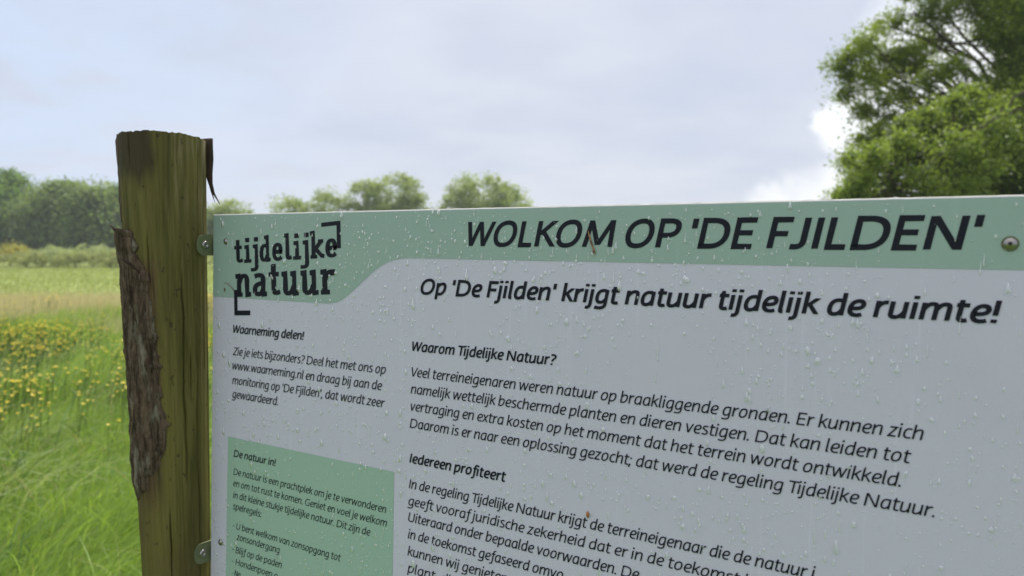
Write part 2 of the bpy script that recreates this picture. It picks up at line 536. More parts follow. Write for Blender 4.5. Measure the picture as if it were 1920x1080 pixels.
far_tree(262, Y+1, [blob(262, 415, Y+1, 60, 58), blob(255, 370, Y+1, 42, 28)], m_far, 'dark tree of the wood half hidden by the wooden post')
far_tree(340, Y+3, [blob(340, 428, Y+3, 62, 46)], m_far2, 'low tree hidden behind the post beyond the field')
far_tree(120, Y+16, [blob(118, 362, Y+16, 26, 22), blob(155, 372, Y+16, 22, 20)], m_far3, 'thin pale tree top rising behind the grey green tree', 40, 40, .3, .6)
far_tree(195, Y+16, [blob(195, 366, Y+16, 26, 22), blob(215, 385, Y+16, 22, 20)], m_far3, 'thin feathery pale tree top rising beside the post', 40, 36, .3, .6)
# trees peeping over the sign
FW = 'trees whose tops show above the sign'
Y = 62
far_tree(435, Y, [blob(436, 412, Y, 42, 34), blob(405, 428, Y, 36, 28)], m_far3, 'low pale green tree top between post and logo', 90, 55, .26, .6)
far_tree(585, Y, [blob(610, 394, Y, 36, 38), blob(545, 398, Y, 32, 28), blob(575, 425, Y, 56, 34)], m_far3, 'pale two humped tree top above the logo bracket', 120, 55, .26, .6)
far_tree(725, Y, [blob(738, 368, Y, 54, 44), blob(682, 374, Y, 36, 36), blob(770, 395, Y, 36, 34), blob(725, 420, Y, 78, 40)], m_far3, 'widest round tree top above the sign, with a peaked crown', 200, 55, .26, .65)
far_tree(908, Y, [blob(905, 368, Y, 58, 42), blob(858, 386, Y, 40, 38), blob(957, 384, Y, 42, 36), blob(908, 420, Y, 84, 40)], m_far3, 'rounded green tree top above the word starting the title', 200, 55, .26, .65)

# bushes in front of the wood
m_b1 = leaf_mat('bush_olive', (.20, .235, .09), (.38, .41, .19), .4, .6)
m_b2 = leaf_mat('willow_grey', (.26, .32, .16), (.43, .50, .28), .4, .6)
m_b3 = leaf_mat('yellow_bloom', (.22, .25, .07), (.52, .47, .10), .3, .6)
for px, py, r, ry, Y, mat, lab in (
        (-30, 494, 50, 18, 38, m_b1, 'olive bush at the field edge cut by the left picture edge'),
        (18, 487, 34, 21, 39, m_b3, 'bush with pale yellow bloom at the far left of the field edge'),
        (48, 495, 36, 16, 37, m_b1, 'low olive bush beside the yellow blooming bush'),
        (78, 493, 34, 17, 38, m_b2, 'low grey green willow left of centre in the scrub row'),
        (108, 490, 38, 19, 39, m_b2, 'broad grey green willow in the middle of the scrub row'),
        (140, 495, 34, 15, 37, m_b1, 'lowest olive bush, in front of the pale willows'),
        (172, 486, 38, 22, 39, m_b2, 'largest pale willow bush, left of the post'),
        (205, 493, 34, 16, 37, m_b1, 'olive bush touching the left edge of the post'),
        (228, 488, 36, 20, 39, m_b2, 'pale willow bush half hidden by the post'),
        (276, 490, 40, 19, 38, m_b1, 'olive bush hidden behind the wooden post'),
        (340, 490, 46, 19, 38, m_b2, 'willow bush behind the post beside the sign'),
        (400, 490, 46, 19, 38, m_b1, 'olive bush glimpsed in the gap between post and sign')):
    k = Y / FPX
    p = at(px, py, Y); z = ry * k
    bl = [(p.x, p.y, z*.95, r*k, r*k, z), (p.x + r*k*.4, p.y, z*.7, r*k*.6, r*k*.6, z*.7)]
    tree('bush', (p.x, p.y, 0), .35, .05, bl, 60, 60, .12, .26, mat, lab, 'bush', 'bushes along the far field edge', limbs=12, name_crown='foliage')

# big trees on the right
m_oak = leaf_mat('oak_leaf', (.072, .130, .015), (.215, .29, .042), .5, .45)
m_lime = leaf_mat('lime_leaf', (.095, .160, .026), (.245, .325, .068), .5, .45)
def spray(pts, Y, jit=10):
    """small leafy ends along a hanging bough: (pixel x, pixel y, radius)"""
    return [blob(x + random.uniform(-jit, jit), y + random.uniform(-jit, jit), Y + random.uniform(-.5, .5), r, r*random.uniform(.6, .9)) for x, y, r in pts]
Y = 13.0
bl = [blob(1900, 60, Y-.9, 56, 60), blob(1925, 130, Y-.9, 56, 60), blob(1880, 140, Y-.6, 44, 40), blob(1870, 60, Y-.5, 36, 30), blob(1905, 0, Y-.8, 60, 40), blob(1900, 30, Y, 76, 58), blob(1960, 110, Y, 80, 90), blob(1835, 8, Y, 60, 40), blob(1775, 26, Y, 52, 34), blob(1712, 22, Y, 44, 34),
      blob(1800, -40, Y, 120, 44), blob(1960, -60, Y, 140, 90), blob(1905, 110, Y, 48, 50), blob(2060, 40, Y, 130, 170), blob(2120, 330, Y, 120, 130)]
bl += spray([(1672, 52, 30), (1640, 74, 26), (1610, 92, 22), (1586, 104, 16), (1571, 112, 10), (1690, 88, 24), (1655, 110, 20), (1622, 124, 18), (1600, 146, 14), (1592, 166, 9), (1735, 80, 26),
             (1765, 66, 22), (1700, 128, 18), (1670, 146, 18), (1640, 160, 14), (1720, 112, 16)], Y)
b = at(2090, 470, Y + .4); b.z = 0
tree('oak_tree', b, 3.2, .22, bl, 1350, 76, .066, .235, m_oak, 'tall tree at top right with a branch reaching out over the sky', 'tree', limbs=60, shell=.2,
     extra_limbs=[(at(2080, 120, Y), at(1620, 98, Y), .04, .005), (at(2060, 160, Y), at(1690, 50, Y), .03, .005)])
Y = 12.2
bl = spray([(1640, 196, 20), (1618, 205, 12), (1660, 185, 18), (1690, 168, 22), (1715, 180, 24), (1700, 210, 22), (1670, 222, 20), (1648, 238, 16), (1630, 262, 13), (1612, 270, 9), (1685, 246, 20),
            (1742, 150, 20), (1730, 205, 22), (1765, 130, 18), (1660, 262, 14), (1790, 118, 16)], Y)
bl += [blob(1880, 190, Y, 76, 60), blob(1950, 230, Y, 90, 110), blob(2040, 300, Y, 90, 120), blob(1815, 175, Y, 40, 36), blob(1768, 196, Y, 36, 34)]
b = at(2010, 470, Y + .3); b.z = 0
tree('oak_tree', b, 2.6, .14, bl, 480, 56, .064, .19, m_oak, 'younger tree in the right wood with sparse hanging twigs against bright cloud', 'tree', limbs=50, shell=.2, droop=.7)
Y = 11.0
bl = [blob(1850, 205, Y, 60, 40), blob(1795, 228, Y, 50, 40), blob(1745, 258, Y, 46, 42), blob(1700, 292, Y, 46, 36), blob(1660, 330, Y, 40, 30), blob(1632, 366, Y, 36, 30), blob(1610, 402, Y, 36, 36),
      blob(1800, 300, Y, 86, 60), blob(1885, 300, Y, 90, 80), blob(1750, 375, Y, 105, 60), blob(1880, 400, Y, 120, 60), blob(1700, 480, Y, 120, 60), blob(1965, 250, Y, 90, 120)]
bl += spray([(1818, 166, 20), (1778, 186, 16), (1735, 214, 20), (1706, 240, 18), (1680, 262, 16), (1648, 284, 18), (1622, 300, 14), (1604, 292, 9), (1620, 330, 16), (1594, 344, 13), (1578, 362, 11),
             (1588, 384, 13), (1640, 306, 16), (1668, 276, 12)], Y - .4, 12)
bl += [blob(1790, 262, Y-1.1, 34, 22), blob(1850, 290, Y-1.2, 40, 24), blob(1730, 320, Y-1.0, 34, 22), blob(1800, 350, Y-1.2, 44, 24), blob(1890, 240, Y-1.2, 40, 26)]
b = at(1790, 470, Y); b.z = 0
Yb = Y - 1.25
tree('lime_tree', b, 1.7, .12, bl, 1150, 95, .062, .20, m_lime, 'dense drooping green tree rising behind the right end of the sign', 'tree', limbs=70, shell=.12, droop=.8,
     extra_limbs=[(at(1925, 170, Yb), at(1880, 205, Yb+.1), .016, .013), (at(1880, 205, Yb+.1), at(1720, 345, Yb), .013, .004), (at(1925, 205, Yb), at(1800, 262, Yb), .012, .004)])

# ---------------------------------------------------------------- the damp air between here and the wood
m_haze, t, out = material('damp_air')
pv = t.add('ShaderNodeVolumePrincipled', inp={'Color': (.86, .91, .97, 1), 'Density': .0013, 'Anisotropy': .0})
t.l.new(pv.outputs[0], out.inputs['Volume'])
bm = bmesh.new(); bmesh.ops.create_cube(bm, size=1, matrix=Matrix.Translation((0, 110, 6.5)) @ Matrix.Diagonal((500, 300, 15.4, 1)))
hz = from_bm('haze', bm, m_haze)
tag(hz, 'thin damp haze over the meadow that pales the far trees', 'haze', kind='stuff')
# ---------------------------------------------------------------- lettering: a humanist italic drawn as pen strokes
# x-height 100, capitals 128, ascenders 140; every stroke is M/L/C path data along its middle line
G = {
'a': (69, ["M57 87C50 93 44 94 40 94C20 94 12 72 12 43C12 17 20 6 31 6C44 6 53 22 57 40", "M57 100L57 0"]),
'b': (69, ["M13 140L13 0", "M13 60C20 84 30 94 42 94C54 94 59 82 59 62C59 28 45 6 28 6C21 6 16 8 13 12"]),
'c': (54, ["M51 89C46 93 42 94 38 94C20 94 12 72 12 46C12 20 20 6 36 6C43 6 48 8 53 12"]),
'd': (69, ["M57 87C50 93 44 94 40 94C20 94 12 72 12 43C12 17 20 6 31 6C44 6 53 22 57 40", "M57 140L57 0"]),
'e': (61, ["M13 46L30 47C48 49 55 58 55 72C55 87 48 94 39 94C21 94 12 70 12 44C12 18 22 6 37 6C45 6 50 8 55 13"]),
'f': (42, ["M50 134C36 141 27 131 26 110L25 -2C24 -26 15 -37 0 -33", "M8 94L46 94"]),
'g': (69, ["M57 87C50 93 44 94 40 94C20 94 12 72 12 43C12 17 20 6 31 6C44 6 53 22 57 40", "M57 100L57 -4C57 -28 44 -35 30 -35C21 -35 14 -33 8 -29"]),
'h': (69, ["M13 140L13 0", "M13 58C22 84 32 94 43 94C54 94 57 86 57 72L57 0"]),
'i': (27, ["M13 100L13 0", "D13 138L13 119"]),
'j': (27, ["M13 100L13 -8C13 -30 4 -38 -9 -34", "D13 138L13 119"]),
'k': (60, ["M13 140L13 0", "H54 100L17 46", "H26 62L58 0"]),
'l': (29, ["M13 140L13 16C13 8 17 5 24 6"]),
'm': (105, ["M13 100L13 0", "M13 58C21 84 29 94 39 94C50 94 53 86 53 72L53 0", "M53 58C61 84 69 94 79 94C90 94 93 86 93 72L93 0"]),
'n': (69, ["M13 100L13 0", "M13 58C22 84 32 94 43 94C54 94 57 86 57 72L57 0"]),
'o': (70, ["M40 94C20 94 12 68 12 43C12 20 18 6 31 6C51 6 59 32 59 57C59 80 53 94 40 94Z"]),
'p': (70, ["M13 100L13 -38", "M13 60C20 84 31 94 43 94C55 94 60 82 60 62C60 28 46 6 29 6C22 6 17 8 13 12"]),
'r': (46, ["M13 100L13 0", "M13 58C20 82 28 94 46 92"]),
's': (53, ["M46 90C40 93 35 94 30 94C18 94 13 86 13 76C13 62 24 56 31 51C41 44 46 38 46 26C46 12 38 6 26 6C19 6 13 8 8 12"]),
't': (45, ["M19 124L19 26C19 10 25 5 35 6C39 6 42 7 45 9", "M5 94L44 94"]),
'u': (69, ["M12 100L12 28C12 14 17 6 27 6C39 6 49 18 56 42", "M56 100L56 0"]),
'v': (60, ["H7 100L29 0L55 100"]),
'w': (94, ["H7 100L25 0L47 100L67 0L89 100"]),
'x': (57, ["H9 100L50 0", "H53 100L5 0"]),
'z': (55, ["M8 93L47 93L8 7L50 7"]),
'B': (76, ["M38 67L15 67L15 121L40 121C58 121 63 110 63 97C63 80 54 68 38 67C58 66 69 54 69 38C69 16 56 7 38 7L15 7L15 67"]),
'D': (95, ["M15 7L15 121L40 121C74 121 84 96 84 66C84 28 66 7 38 7L15 7L15 20"]),
'E': (70, ["M65 121L15 121L15 7L64 7", "M15 66L59 66"]),
'F': (64, ["M63 121L15 121L15 0", "M15 62L56 62"]),
'G': (90, ["M78 112C70 119 62 122 52 122C24 122 12 96 12 62C12 26 28 6 54 6C64 6 70 8 77 12L77 58L52 58"]),
'H': (94, ["M15 128L15 0", "M79 128L79 0", "M15 66L79 66"]),
'I': (30, ["M15 128L15 0"]),
'J': (50, ["M34 128L34 36C34 12 26 4 2 8"]),
'K': (76, ["M15 128L15 0", "H70 128L18 58", "H30 78L75 0"]),
'L': (62, ["M15 128L15 7L58 7"]),
'M': (114, ["H12 0L24 128L57 10L97 128L101 0"]),
'N': (97, ["M15 0L15 128", "H17 128L80 0", "M82 128L82 0"]),
'O': (98, ["M55 122C26 122 12 92 12 58C12 26 22 6 43 6C72 6 86 36 86 70C86 102 76 122 55 122Z"]),
'P': (74, ["M15 0L15 121L40 121C62 121 68 108 68 91C68 68 56 56 36 56L15 56"]),
'T': (66, ["M2 121L72 121", "M37 121L37 0"]),
'U': (90, ["M15 128L15 42C15 16 26 6 44 6C64 6 75 18 75 44L75 128"]),
'V': (70, ["H5 128L34 0L70 128"]),
'W': (110, ["H6 128L27 0L56 128L77 0L108 128"]),
'Z': (70, ["M10 121L66 121L8 7L66 7"]),
"'": (25, ["M13 130L13 86"]),
'.': (26, ["D12 19L12 0"]),
',': (26, ["D14 19L6 -20"]),
';': (28, ["D14 92L14 73", "D14 19L6 -20"]),
':': (28, ["D13 92L13 73", "D13 19L13 0"]),
'!': (29, ["M14 128L14 42", "D14 20L14 0"]),
'?': (54, ["M8 119C16 123 20 124 26 124C42 124 50 114 50 100C50 78 26 76 25 42", "D25 20L25 0"]),
'-': (40, ["M6 50L33 50"]),
' ': (27, []),
}
# condensed slab serif of the logo, drawn at x-height 100
SLAB = {
't': (56, ["M26 138L26 30C26 12 34 7 56 16", "M2 93L52 93"]),
'i': (50, ["M8 92L28 92L28 8", "M4 8L52 8", "D28 146L28 120"]),
'j': (42, ["M8 92L30 92L30 -20C30 -42 20 -48 -8 -44", "D30 146L30 120"]),
'd': (76, ["M52 84C46 91 42 92 38 92C22 92 15 70 15 44C15 20 22 8 32 8C42 8 48 20 52 34", "M34 140L54 140L54 8L72 8"]),
'e': (66, ["M16 50L53 50C55 76 50 92 36 92C20 92 14 70 14 46C14 20 22 8 36 8C46 8 52 12 58 20"]),
'l': (48, ["M6 140L24 140L24 26C24 10 32 6 48 16"]),
'k': (82, ["M4 140L22 140L22 8", "M4 8L42 8", "M48 92L78 92", "M66 92L34 52L66 12L82 8"]),
'n': (86, ["M4 92L22 92L22 8", "M4 8L40 8", "M24 62C30 82 38 92 48 92C60 92 64 82 64 70L64 8L84 8"]),
'a': (78, ["M14 86C22 91 28 92 36 92C52 92 56 82 56 68L56 8L74 8", "M56 56C30 56 14 46 14 28C14 14 22 8 32 8C44 8 52 18 56 32"]),
'u': (86, ["M4 92L22 92L22 30C22 14 26 8 36 8C46 8 56 18 62 38", "M46 92L64 92L64 8L84 8"]),
'r': (66, ["M4 92L22 92L22 8", "M4 8L44 8", "M24 62C30 84 40 94 58 90L58 76"]),
}


def _path(d):
    """path data -> (list of 2-D points, closed, is_dot)"""
    dot = d[0] == 'D'
    closed = d.endswith('Z')
    toks = re.findall(r'[MLCDH]|-?\d+\.?\d*', d)
    pts, i, cmd = [], 0, 'M'
    while i < len(toks):
        if toks[i] in 'MLCDH':
            cmd = toks[i]; i += 1
        if cmd == 'C':
            c = [float(v) for v in toks[i:i + 6]]; i += 6
            p0 = pts[-1]
            for k in range(1, 9):
                t = k / 8; m = 1 - t
                pts.append((m*m*m*p0[0] + 3*m*m*t*c[0] + 3*m*t*t*c[2] + t*t*t*c[4],
                            m*m*m*p0[1] + 3*m*m*t*c[1] + 3*m*t*t*c[3] + t*t*t*c[5]))
        else:
            pts.append((float(toks[i]), float(toks[i + 1]))); i += 2
    if closed and abs(pts[0][0]-pts[-1][0]) + abs(pts[0][1]-pts[-1][1]) < 1e-6:
        pts.pop()
    return pts, closed, dot


def _stroke(pts, closed, wx, wy):
    """sweep an elliptical pen (half widths wx, wy) along the points -> left and right edge points"""
    n = len(pts)
    L, R = [], []
    def nrm(a, b):
        dx, dy = b[0]-a[0], b[1]-a[1]; l = math.hypot(dx, dy) or 1
        return -dy/l, dx/l
    for i in range(n):
        p = pts[i]
        a = pts[i-1] if (i > 0 or closed) else None
        b = pts[(i+1) % n] if (i < n-1 or closed) else None
        n1 = nrm(a, p) if a else None
        n2 = nrm(p, b) if b else None
        if n1 is None: n1 = n2
        if n2 is None: n2 = n1
        mx, my = n1[0]+n2[0], n1[1]+n2[1]; l = math.hypot(mx, my) or 1
        mx, my = mx/l, my/l
        h1 = math.hypot(wx*n1[0], wy*n1[1]); h2 = math.hypot(wx*n2[0], wy*n2[1])
        h = (h1+h2)/2
        h = h / max(0.36, mx*n1[0] + my*n1[1])
        L.append((p[0]+mx*h, p[1]+my*h)); R.append((p[0]-mx*h, p[1]-my*h))
    return L, R


def text_shapes(s, stem, contrast=.88, shear=.2, font=G, xs=1.0):
    """-> list of (left edge, right edge, closed) in font units, plus the x of every glyph"""
    x, out, starts = 0, [], []
    for k, ch in enumerate(s):
        adv, strokes = font[ch]
        starts.append(x)
        for d in strokes:
            pts, closed, dot = _path(d)
            wx = stem/2*(1.12 if dot else 1); wy = stem/2*contrast
            if d[0] == 'H':                                    # diagonals: every leg cut level at both ends
                for (ax_, ay_), (bx_, by_) in zip(pts, pts[1:]):
                    dx, dy = (bx_-ax_)*xs, by_-ay_; l = math.hypot(dx, dy)
                    h = math.hypot(wx*dy/l, wy*dx/l) * .94 / max(.3, abs(dy)/l)
                    f = lambda P: [(px + x + shear*py, py) for px, py in P]
                    out.append((f([(ax_*xs-h, ay_), (bx_*xs-h, by_)]), f([(ax_*xs+h, ay_), (bx_*xs+h, by_)]), False))
                continue
            lo, hi = _stroke([(a*xs, b) for a, b in pts], closed, wx, wy)
            f = lambda P: [(px + x + shear*py, py) for px, py in P]
            out.append((f(lo), f(hi), closed))
        x += adv*xs + (stem-16)*.35 if ch != ' ' else adv*xs
        if ch == 'T' and k+1 < len(s) and s[k+1] in 'aeiou': x -= 4*xs
    return out, starts
# ---------------------------------------------------------------- sign frame of reference
RM = ((0.8472481829, -0.0214621399, 0.5307635001), (0.0356064331, 0.9992307790, -0.0164328577), (-0.5300025456, 0.0328211346, 0.8473606521))
S = .73
def board_cam(u, v, nrm=0.0):
    """metres right / down from the board's top left corner, nrm behind its face -> camera space"""
    U = u / S - .6165; W = v / S - .1063
    return [S * (RM[i][0]*U + RM[i][1]*W + (1 if i == 2 else 0)) + RM[i][2]*nrm for i in range(3)]
def board_pt(u, v, nrm=0.0): return cam_pt(*board_cam(u, v, nrm))
ax = (board_pt(1, 0) - board_pt(0, 0)).normalized(); ay = (board_pt(0, 0, 1) - board_pt(0, 0)).normalized(); az = (board_pt(0, 0) - board_pt(0, 1)).normalized()
BW, BH, BT = .873, .63, .006
org = board_pt(0, BH)
SIGN = Matrix(((ax.x, ay.x, az.x, org.x), (ax.y, ay.y, az.y, org.y), (ax.z, ay.z, az.z, org.z), (0, 0, 0, 1)))

sign = thing('information_sign', (0, 0, 0), 'pale green and white information sign board beaded with rain, bolted to a wooden post', 'sign')
sign.matrix_world = SIGN
def B(u, v, y=0.0): return (u, y, BH - v)                      # board layout (metres from the top left) -> sign space

# materials of the board
def board_mat(name, color, dirt=.0):
    m, t, out = material(name)
    tc = t.add('ShaderNodeTexCoord'); o = tc.outputs['Object']
    streak = t.noise(t.scale(o, (160, 1, 5)), 1, 4, .6)
    blot = t.noise(o, 7, 5, .6)
    grain = t.noise(o, 900, 2, .5)
    c = t.mix(t.step(streak, .56, .78), color, tuple(min(1, v*1.10 + .012) for v in color))
    c = t.mix(t.math('MULTIPLY', t.step(blot, .5, .8), .30), c, tuple(v*.86 for v in color))
    c = t.mix(t.math('MULTIPLY', t.step(grain, .35, .7), .25), c, tuple(v*.93 for v in color))
    rgh = t.math('ADD', .30, t.math('MULTIPLY', streak, .22))
    principled(t, out, c, rgh, .45, bump=t.math('ADD', t.math('MULTIPLY', streak, .5), t.math('MULTIPLY', grain, .35)), bump_d=.0006, bump_s=.35)
    return m
m_white = board_mat('white_print', (.62, .60, .73))
m_green = board_mat('green_print', (.325, .440, .400))
m_green2 = board_mat('side_green_print', (.345, .495, .420))
m_ink, t, out = material('black_ink'); principled(t, out, (.008, .009, .018), .5, .22)
m_ink2, t, out = material('grey_ink'); principled(t, out, (.018, .023, .030), .5, .22)
m_edge, t, out = material('bare_board_edge')
tc = t.add('ShaderNodeTexCoord'); n0 = t.noise(tc.outputs['Object'], 60, 4, .6)
principled(t, out, t.mix(n0, (.78, .78, .72), (.55, .52, .45)), .6)
m_steel, t, out = material('stainless_steel')
tc = t.add('ShaderNodeTexCoord'); n0 = t.noise(tc.outputs['Object'], 350, 4, .6)
principled(t, out, t.mix(n0, (.42, .40, .39), (.24, .22, .21)), .30, .5, 1.0)
m_zinc, t, out = material('zinc_bracket')
tc = t.add('ShaderNodeTexCoord'); n0 = t.noise(tc.outputs['Object'], 120, 5, .6)
principled(t, out, t.mix(n0, (.13, .16, .08), (.24, .25, .15)), t.math('ADD', .42, t.math('MULTIPLY', n0, .25)), .4, .55, bump=n0, bump_d=.0004)

# board: printed face, bare rim that catches the light, slightly ragged top edge
bm = bmesh.new()
N = 220
b1 = .0011
rows = []
def wob(i): return .0004 * noise.noise(Vector((i*.35, 0, 0))) + (.0007 * max(0, noise.noise(Vector((i*.09, 4, 0)))-.25))
front, rim, back = [], [], []
for i in range(N + 1):
    u = BW * i / N
    ui = min(max(u, b1), BW - b1)
    front.append(bm.verts.new(B(ui, b1 + wob(i), 0)))
    rim.append(bm.verts.new(B(u, wob(i+500)*.5, .0008)))
    back.append(bm.verts.new(B(u, 0, BT)))
f2 = [bm.verts.new(B(min(max(BW*i/N, b1), BW-b1), BH-b1, 0)) for i in (0, N)]
r2 = [bm.verts.new(B(BW*i/N, BH, .0008)) for i in (0, N)]
k2 = [bm.verts.new(B(BW*i/N, BH, BT)) for i in (0, N)]
face = bm.faces.new([f2[0], f2[1]] + front[::-1])
edge = []
for i in range(N):
    edge.append(bm.faces.new((front[i], front[i+1], rim[i+1], rim[i])))
    edge.append(bm.faces.new((rim[i], rim[i+1], back[i+1], back[i])))
for a, b_, c_, d_ in ((f2[0], front[0], rim[0], r2[0]), (r2[0], rim[0], back[0], k2[0]), (front[-1], f2[1], r2[1], rim[-1]), (rim[-1], r2[1], k2[1], back[-1]),
                      (f2[1], f2[0], r2[0], r2[1]), (r2[1], r2[0], k2[0], k2[1])):
    edge.append(bm.faces.new((a, b_, c_, d_)))
bk = bm.faces.new([k2[1], k2[0]] + back)
bmesh.ops.triangulate(bm, faces=[face, bk])
bm.normal_update()
me = bpy.data.meshes.new('board'); bm.to_mesh(me); bm.free()
me.materials.append(m_white); me.materials.append(m_edge)
for p in me.polygons:
    if abs(p.normal.y) < .95: p.material_index = 1
board = link('board', me, None, sign)

# green header with its swooping lower edge
def sheet(name, pts, mat, y):
    bm = bmesh.new()
    pts = [p for i, p in enumerate(pts) if i == 0 or math.hypot(p[0]-pts[i-1][0], p[1]-pts[i-1][1]) > 1e-5]
    vs = [bm.verts.new(B(u, v, y)) for u, v in pts]
    f = bm.faces.new(vs); bm.normal_update(); bmesh.ops.triangulate(bm, faces=[f], ngon_method='EAR_CLIP'); bm.normal_update()
    if sum(f.normal.y * f.calc_area() for f in bm.faces) > 0: bmesh.ops.reverse_faces(bm, faces=bm.faces[:])
    return from_bm(name, bm, mat, sign)
def bez(p0, p1, p2, p3, n=12):
    return [tuple((1-t)**3*a + 3*(1-t)**2*t*b + 3*(1-t)*t*t*c + t**3*d for a, b, c, d in zip(p0, p1, p2, p3)) for t in [i/n for i in range(n+1)]]
mm = lambda P: [(a/1000, b/1000) for a, b in P]
swoop = bez((872, 51.0), (700, 51.0), (500, 51), (330, 50.8), 4) + bez((330, 50.8), (298, 50.8), (290, 56), (272, 66.5)) + bez((270, 68), (258, 77), (249, 84), (238, 91.5), 6) + bez((236, 93), (222, 102.5), (214, 104), (196, 104), 10) + [(1.1, 104.4)]
sheet('header_panel', mm([(1.1, 1.6), (871.9, 1.6)] + swoop), m_green, -.0003)
sheet('side_panel', mm([(33.0, 279.5), (306.4, 279.5), (306.9, 470), (31.2, 470)]), m_green2, -.0003)

# ---------------------------------------------------------------- printed lettering
INK = set()                                                    # where the print lies: drops there are sparser, to keep it readable
def lettering(name, lines, mat, label=None):
    """lines: text, u0, u1 (mm, ink to ink), baseline v (mm), mm per 100 units, stem, font, slope, shear"""
    V, F = [], []
    y = [-.0006]
    for ln in lines:
        s, u0, u1, v, xh, stem = ln[:6]
        kw = ln[6] if len(ln) > 6 else {}
        slope = kw.get('slope', 0.0); unit = xh / 100
        xs = 1.5
        for _ in range(4):
            sh, st = text_shapes(s, stem, kw.get('contrast', .88), kw.get('shear', .2), kw.get('font', G), xs)
            X = [p[0] for a, b, c in sh for p in a + b]
            ink = (max(X) - min(X)) * unit
            xs *= (u1 - u0) / ink
        x0 = min(X)
        for a, b, closed in sh:
            y[0] -= 2e-7
            base = len(V); n = len(a)
            mid = [((p[0]+q[0])/2, (p[1]+q[1])/2) for p, q in zip(a, b)]
            for (ax_, ay_), (bx_, by_) in zip(mid, mid[1:]):
                for k_ in range(9):
                    cx_ = ax_ + (bx_-ax_)*k_/8; cy_ = ay_ + (by_-ay_)*k_/8
                    INK.add((int((u0 + (cx_ - x0)*unit) / 1.6), int((v + slope*(cx_ - x0)*unit - cy_*unit) / 1.6)))
            for P in (a, b):
                for px, py in P:
                    du = (px - x0) * unit; dv = py * unit
                    uu = u0 + du + slope * dv; vv = v + slope * du - dv
                    V.append(B(uu/1000, vv/1000, y[0]))
            for i in range(n if closed else n - 1):
                j = (i + 1) % n
                F.append((base+i, base+j, base+n+j, base+n+i))
    # keep the faces turned to the reader
    A = np.array(V); Q = np.array(F)
    e1 = A[Q[:, 1]] - A[Q[:, 0]]; e2 = A[Q[:, 3]] - A[Q[:, 0]]
    ny = e1[:, 2]*e2[:, 0] - e1[:, 0]*e2[:, 2]
    Q[ny > 0] = Q[ny > 0][:, ::-1]
    o = from_arrays(name, A, Q, mat, sign)
    if label: o['label'] = label
    return o


lettering('title_lettering', [("WOLKOM OP 'DE FJILDEN'", 397.3, 834.0, 37.6, 18.6, 26)], m_ink, 'large black slanted capitals of the welcome title')
lettering('subtitle_lettering', [("Op 'De Fjilden' krijgt natuur tijdelijk de ruimte!", 338.4, 845.9, 87.8, 12.2, 27)], m_ink, 'bold black italic subtitle below the green header')
BX, BS = 7.65, 17
lettering('heading_lettering', [("Waarom Tijdelijke Natuur?", 328.6, 500.8, 147.7, BX, 25)], m_ink, 'bold heading that asks why, above the first paragraph')
lettering('heading_lettering', [("Iedereen profiteert", 327.4, 448.1, 265.9, BX, 25)], m_ink, 'bold heading above the second paragraph')
lettering('heading_lettering', [("Waarneming delen!", 41.3, 167.6, 148.0, BX, 25)], m_ink2, 'small bold heading under the logo')
lettering('heading_lettering', [("De natuur in!", 44.5, 122.2, 303.2, 6.6, 25)], m_ink2, 'small bold heading in the green side panel')
lettering('paragraph_lettering', [
    ("Veel terreineigenaren weren natuur op braakliggende gronden. Er kunnen zich", 328.4, 801.9, 174.7, BX, BS),
    ("namelijk wettelijk beschermde planten en dieren vestigen. Dat kan leiden tot", 327.5, 794.7, 192.7, BX, BS),
    ("vertraging en extra kosten op het moment dat het terrein wordt ontwikkeld.", 327.9, 788.5, 210.8, BX, BS),
    ("Daarom is er naar een oplossing gezocht; dat werd de regeling Tijdelijke Natuur.", 327.1, 810.7, 228.9, BX, BS)], m_ink, 'first black paragraph in the middle of the board')
lettering('paragraph_lettering', [
    ("In de regeling Tijdelijke Natuur krijgt de terreineigenaar die de natuur i", 327.3, 732.5, 293.2, BX, BS),
    ("geeft vooraf juridische zekerheid dat er in de toekomst ko", 326.0, 693.0, 311.3, BX, BS),
    ("Uiteraard onder bepaalde voorwaarden. De", 327.2, 588.0, 328.6, BX, BS),
    ("in de toekomst gefaseerd omvo", 327.0, 513.0, 346.8, BX, BS),
    ("kunnen wij genieten", 327.0, 452.0, 365.0, BX, BS),
    ("plant, di", 327.0, 384.0, 383.0, BX, BS)], m_ink, 'second paragraph running off the lower picture edge')
lettering('paragraph_lettering', [
    ("Zie je iets bijzonders? Deel het met ons op", 40.5, 292.9, 175.9, BX, BS),
    ("www.waarneming.nl en draag bij aan de", 40.5, 287.8, 193.9, BX, BS),
    ("monitoring op 'De Fjilden', dat wordt zeer", 40.5, 292.2, 212.2, BX, BS),
    ("gewaardeerd.", 40.0, 124.2, 229.6, BX, BS)], m_ink2, 'narrow grey paragraph in the left column')
GX = 6.35
lettering('paragraph_lettering', [
    ("De natuur is een prachtplek om je te verwonderen", 44.4, 296.5, 326.1, GX, BS),
    ("en om tot rust te komen. Geniet en voel je welkom", 44.2, 297.9, 340.7, GX, BS),
    ("in dit kleine stukje tijdelijke natuur. Dit zijn de", 44.2, 274.4, 355.6, GX, BS),
    ("spelregels:", 44.0, 97.5, 369.9, GX, BS)], m_ink2, 'paragraph printed on the green side panel')
lettering('list_lettering', [
    ("- U bent welkom van zonsopgang tot", 44.4, 230.7, 394.0, GX, BS),
    ("zonsondergang", 51.2, 130.6, 407.3, GX, BS),
    ("- Blijf op de paden", 43.6, 134.4, 424.3, GX, BS),
    ("- Hondenpoep o", 43.6, 127.0, 439.4, GX, BS),
    ("- Na", 43.6, 60.0, 454.4, GX, BS)], m_ink2, 'dashed list of rules at the foot of the side panel')

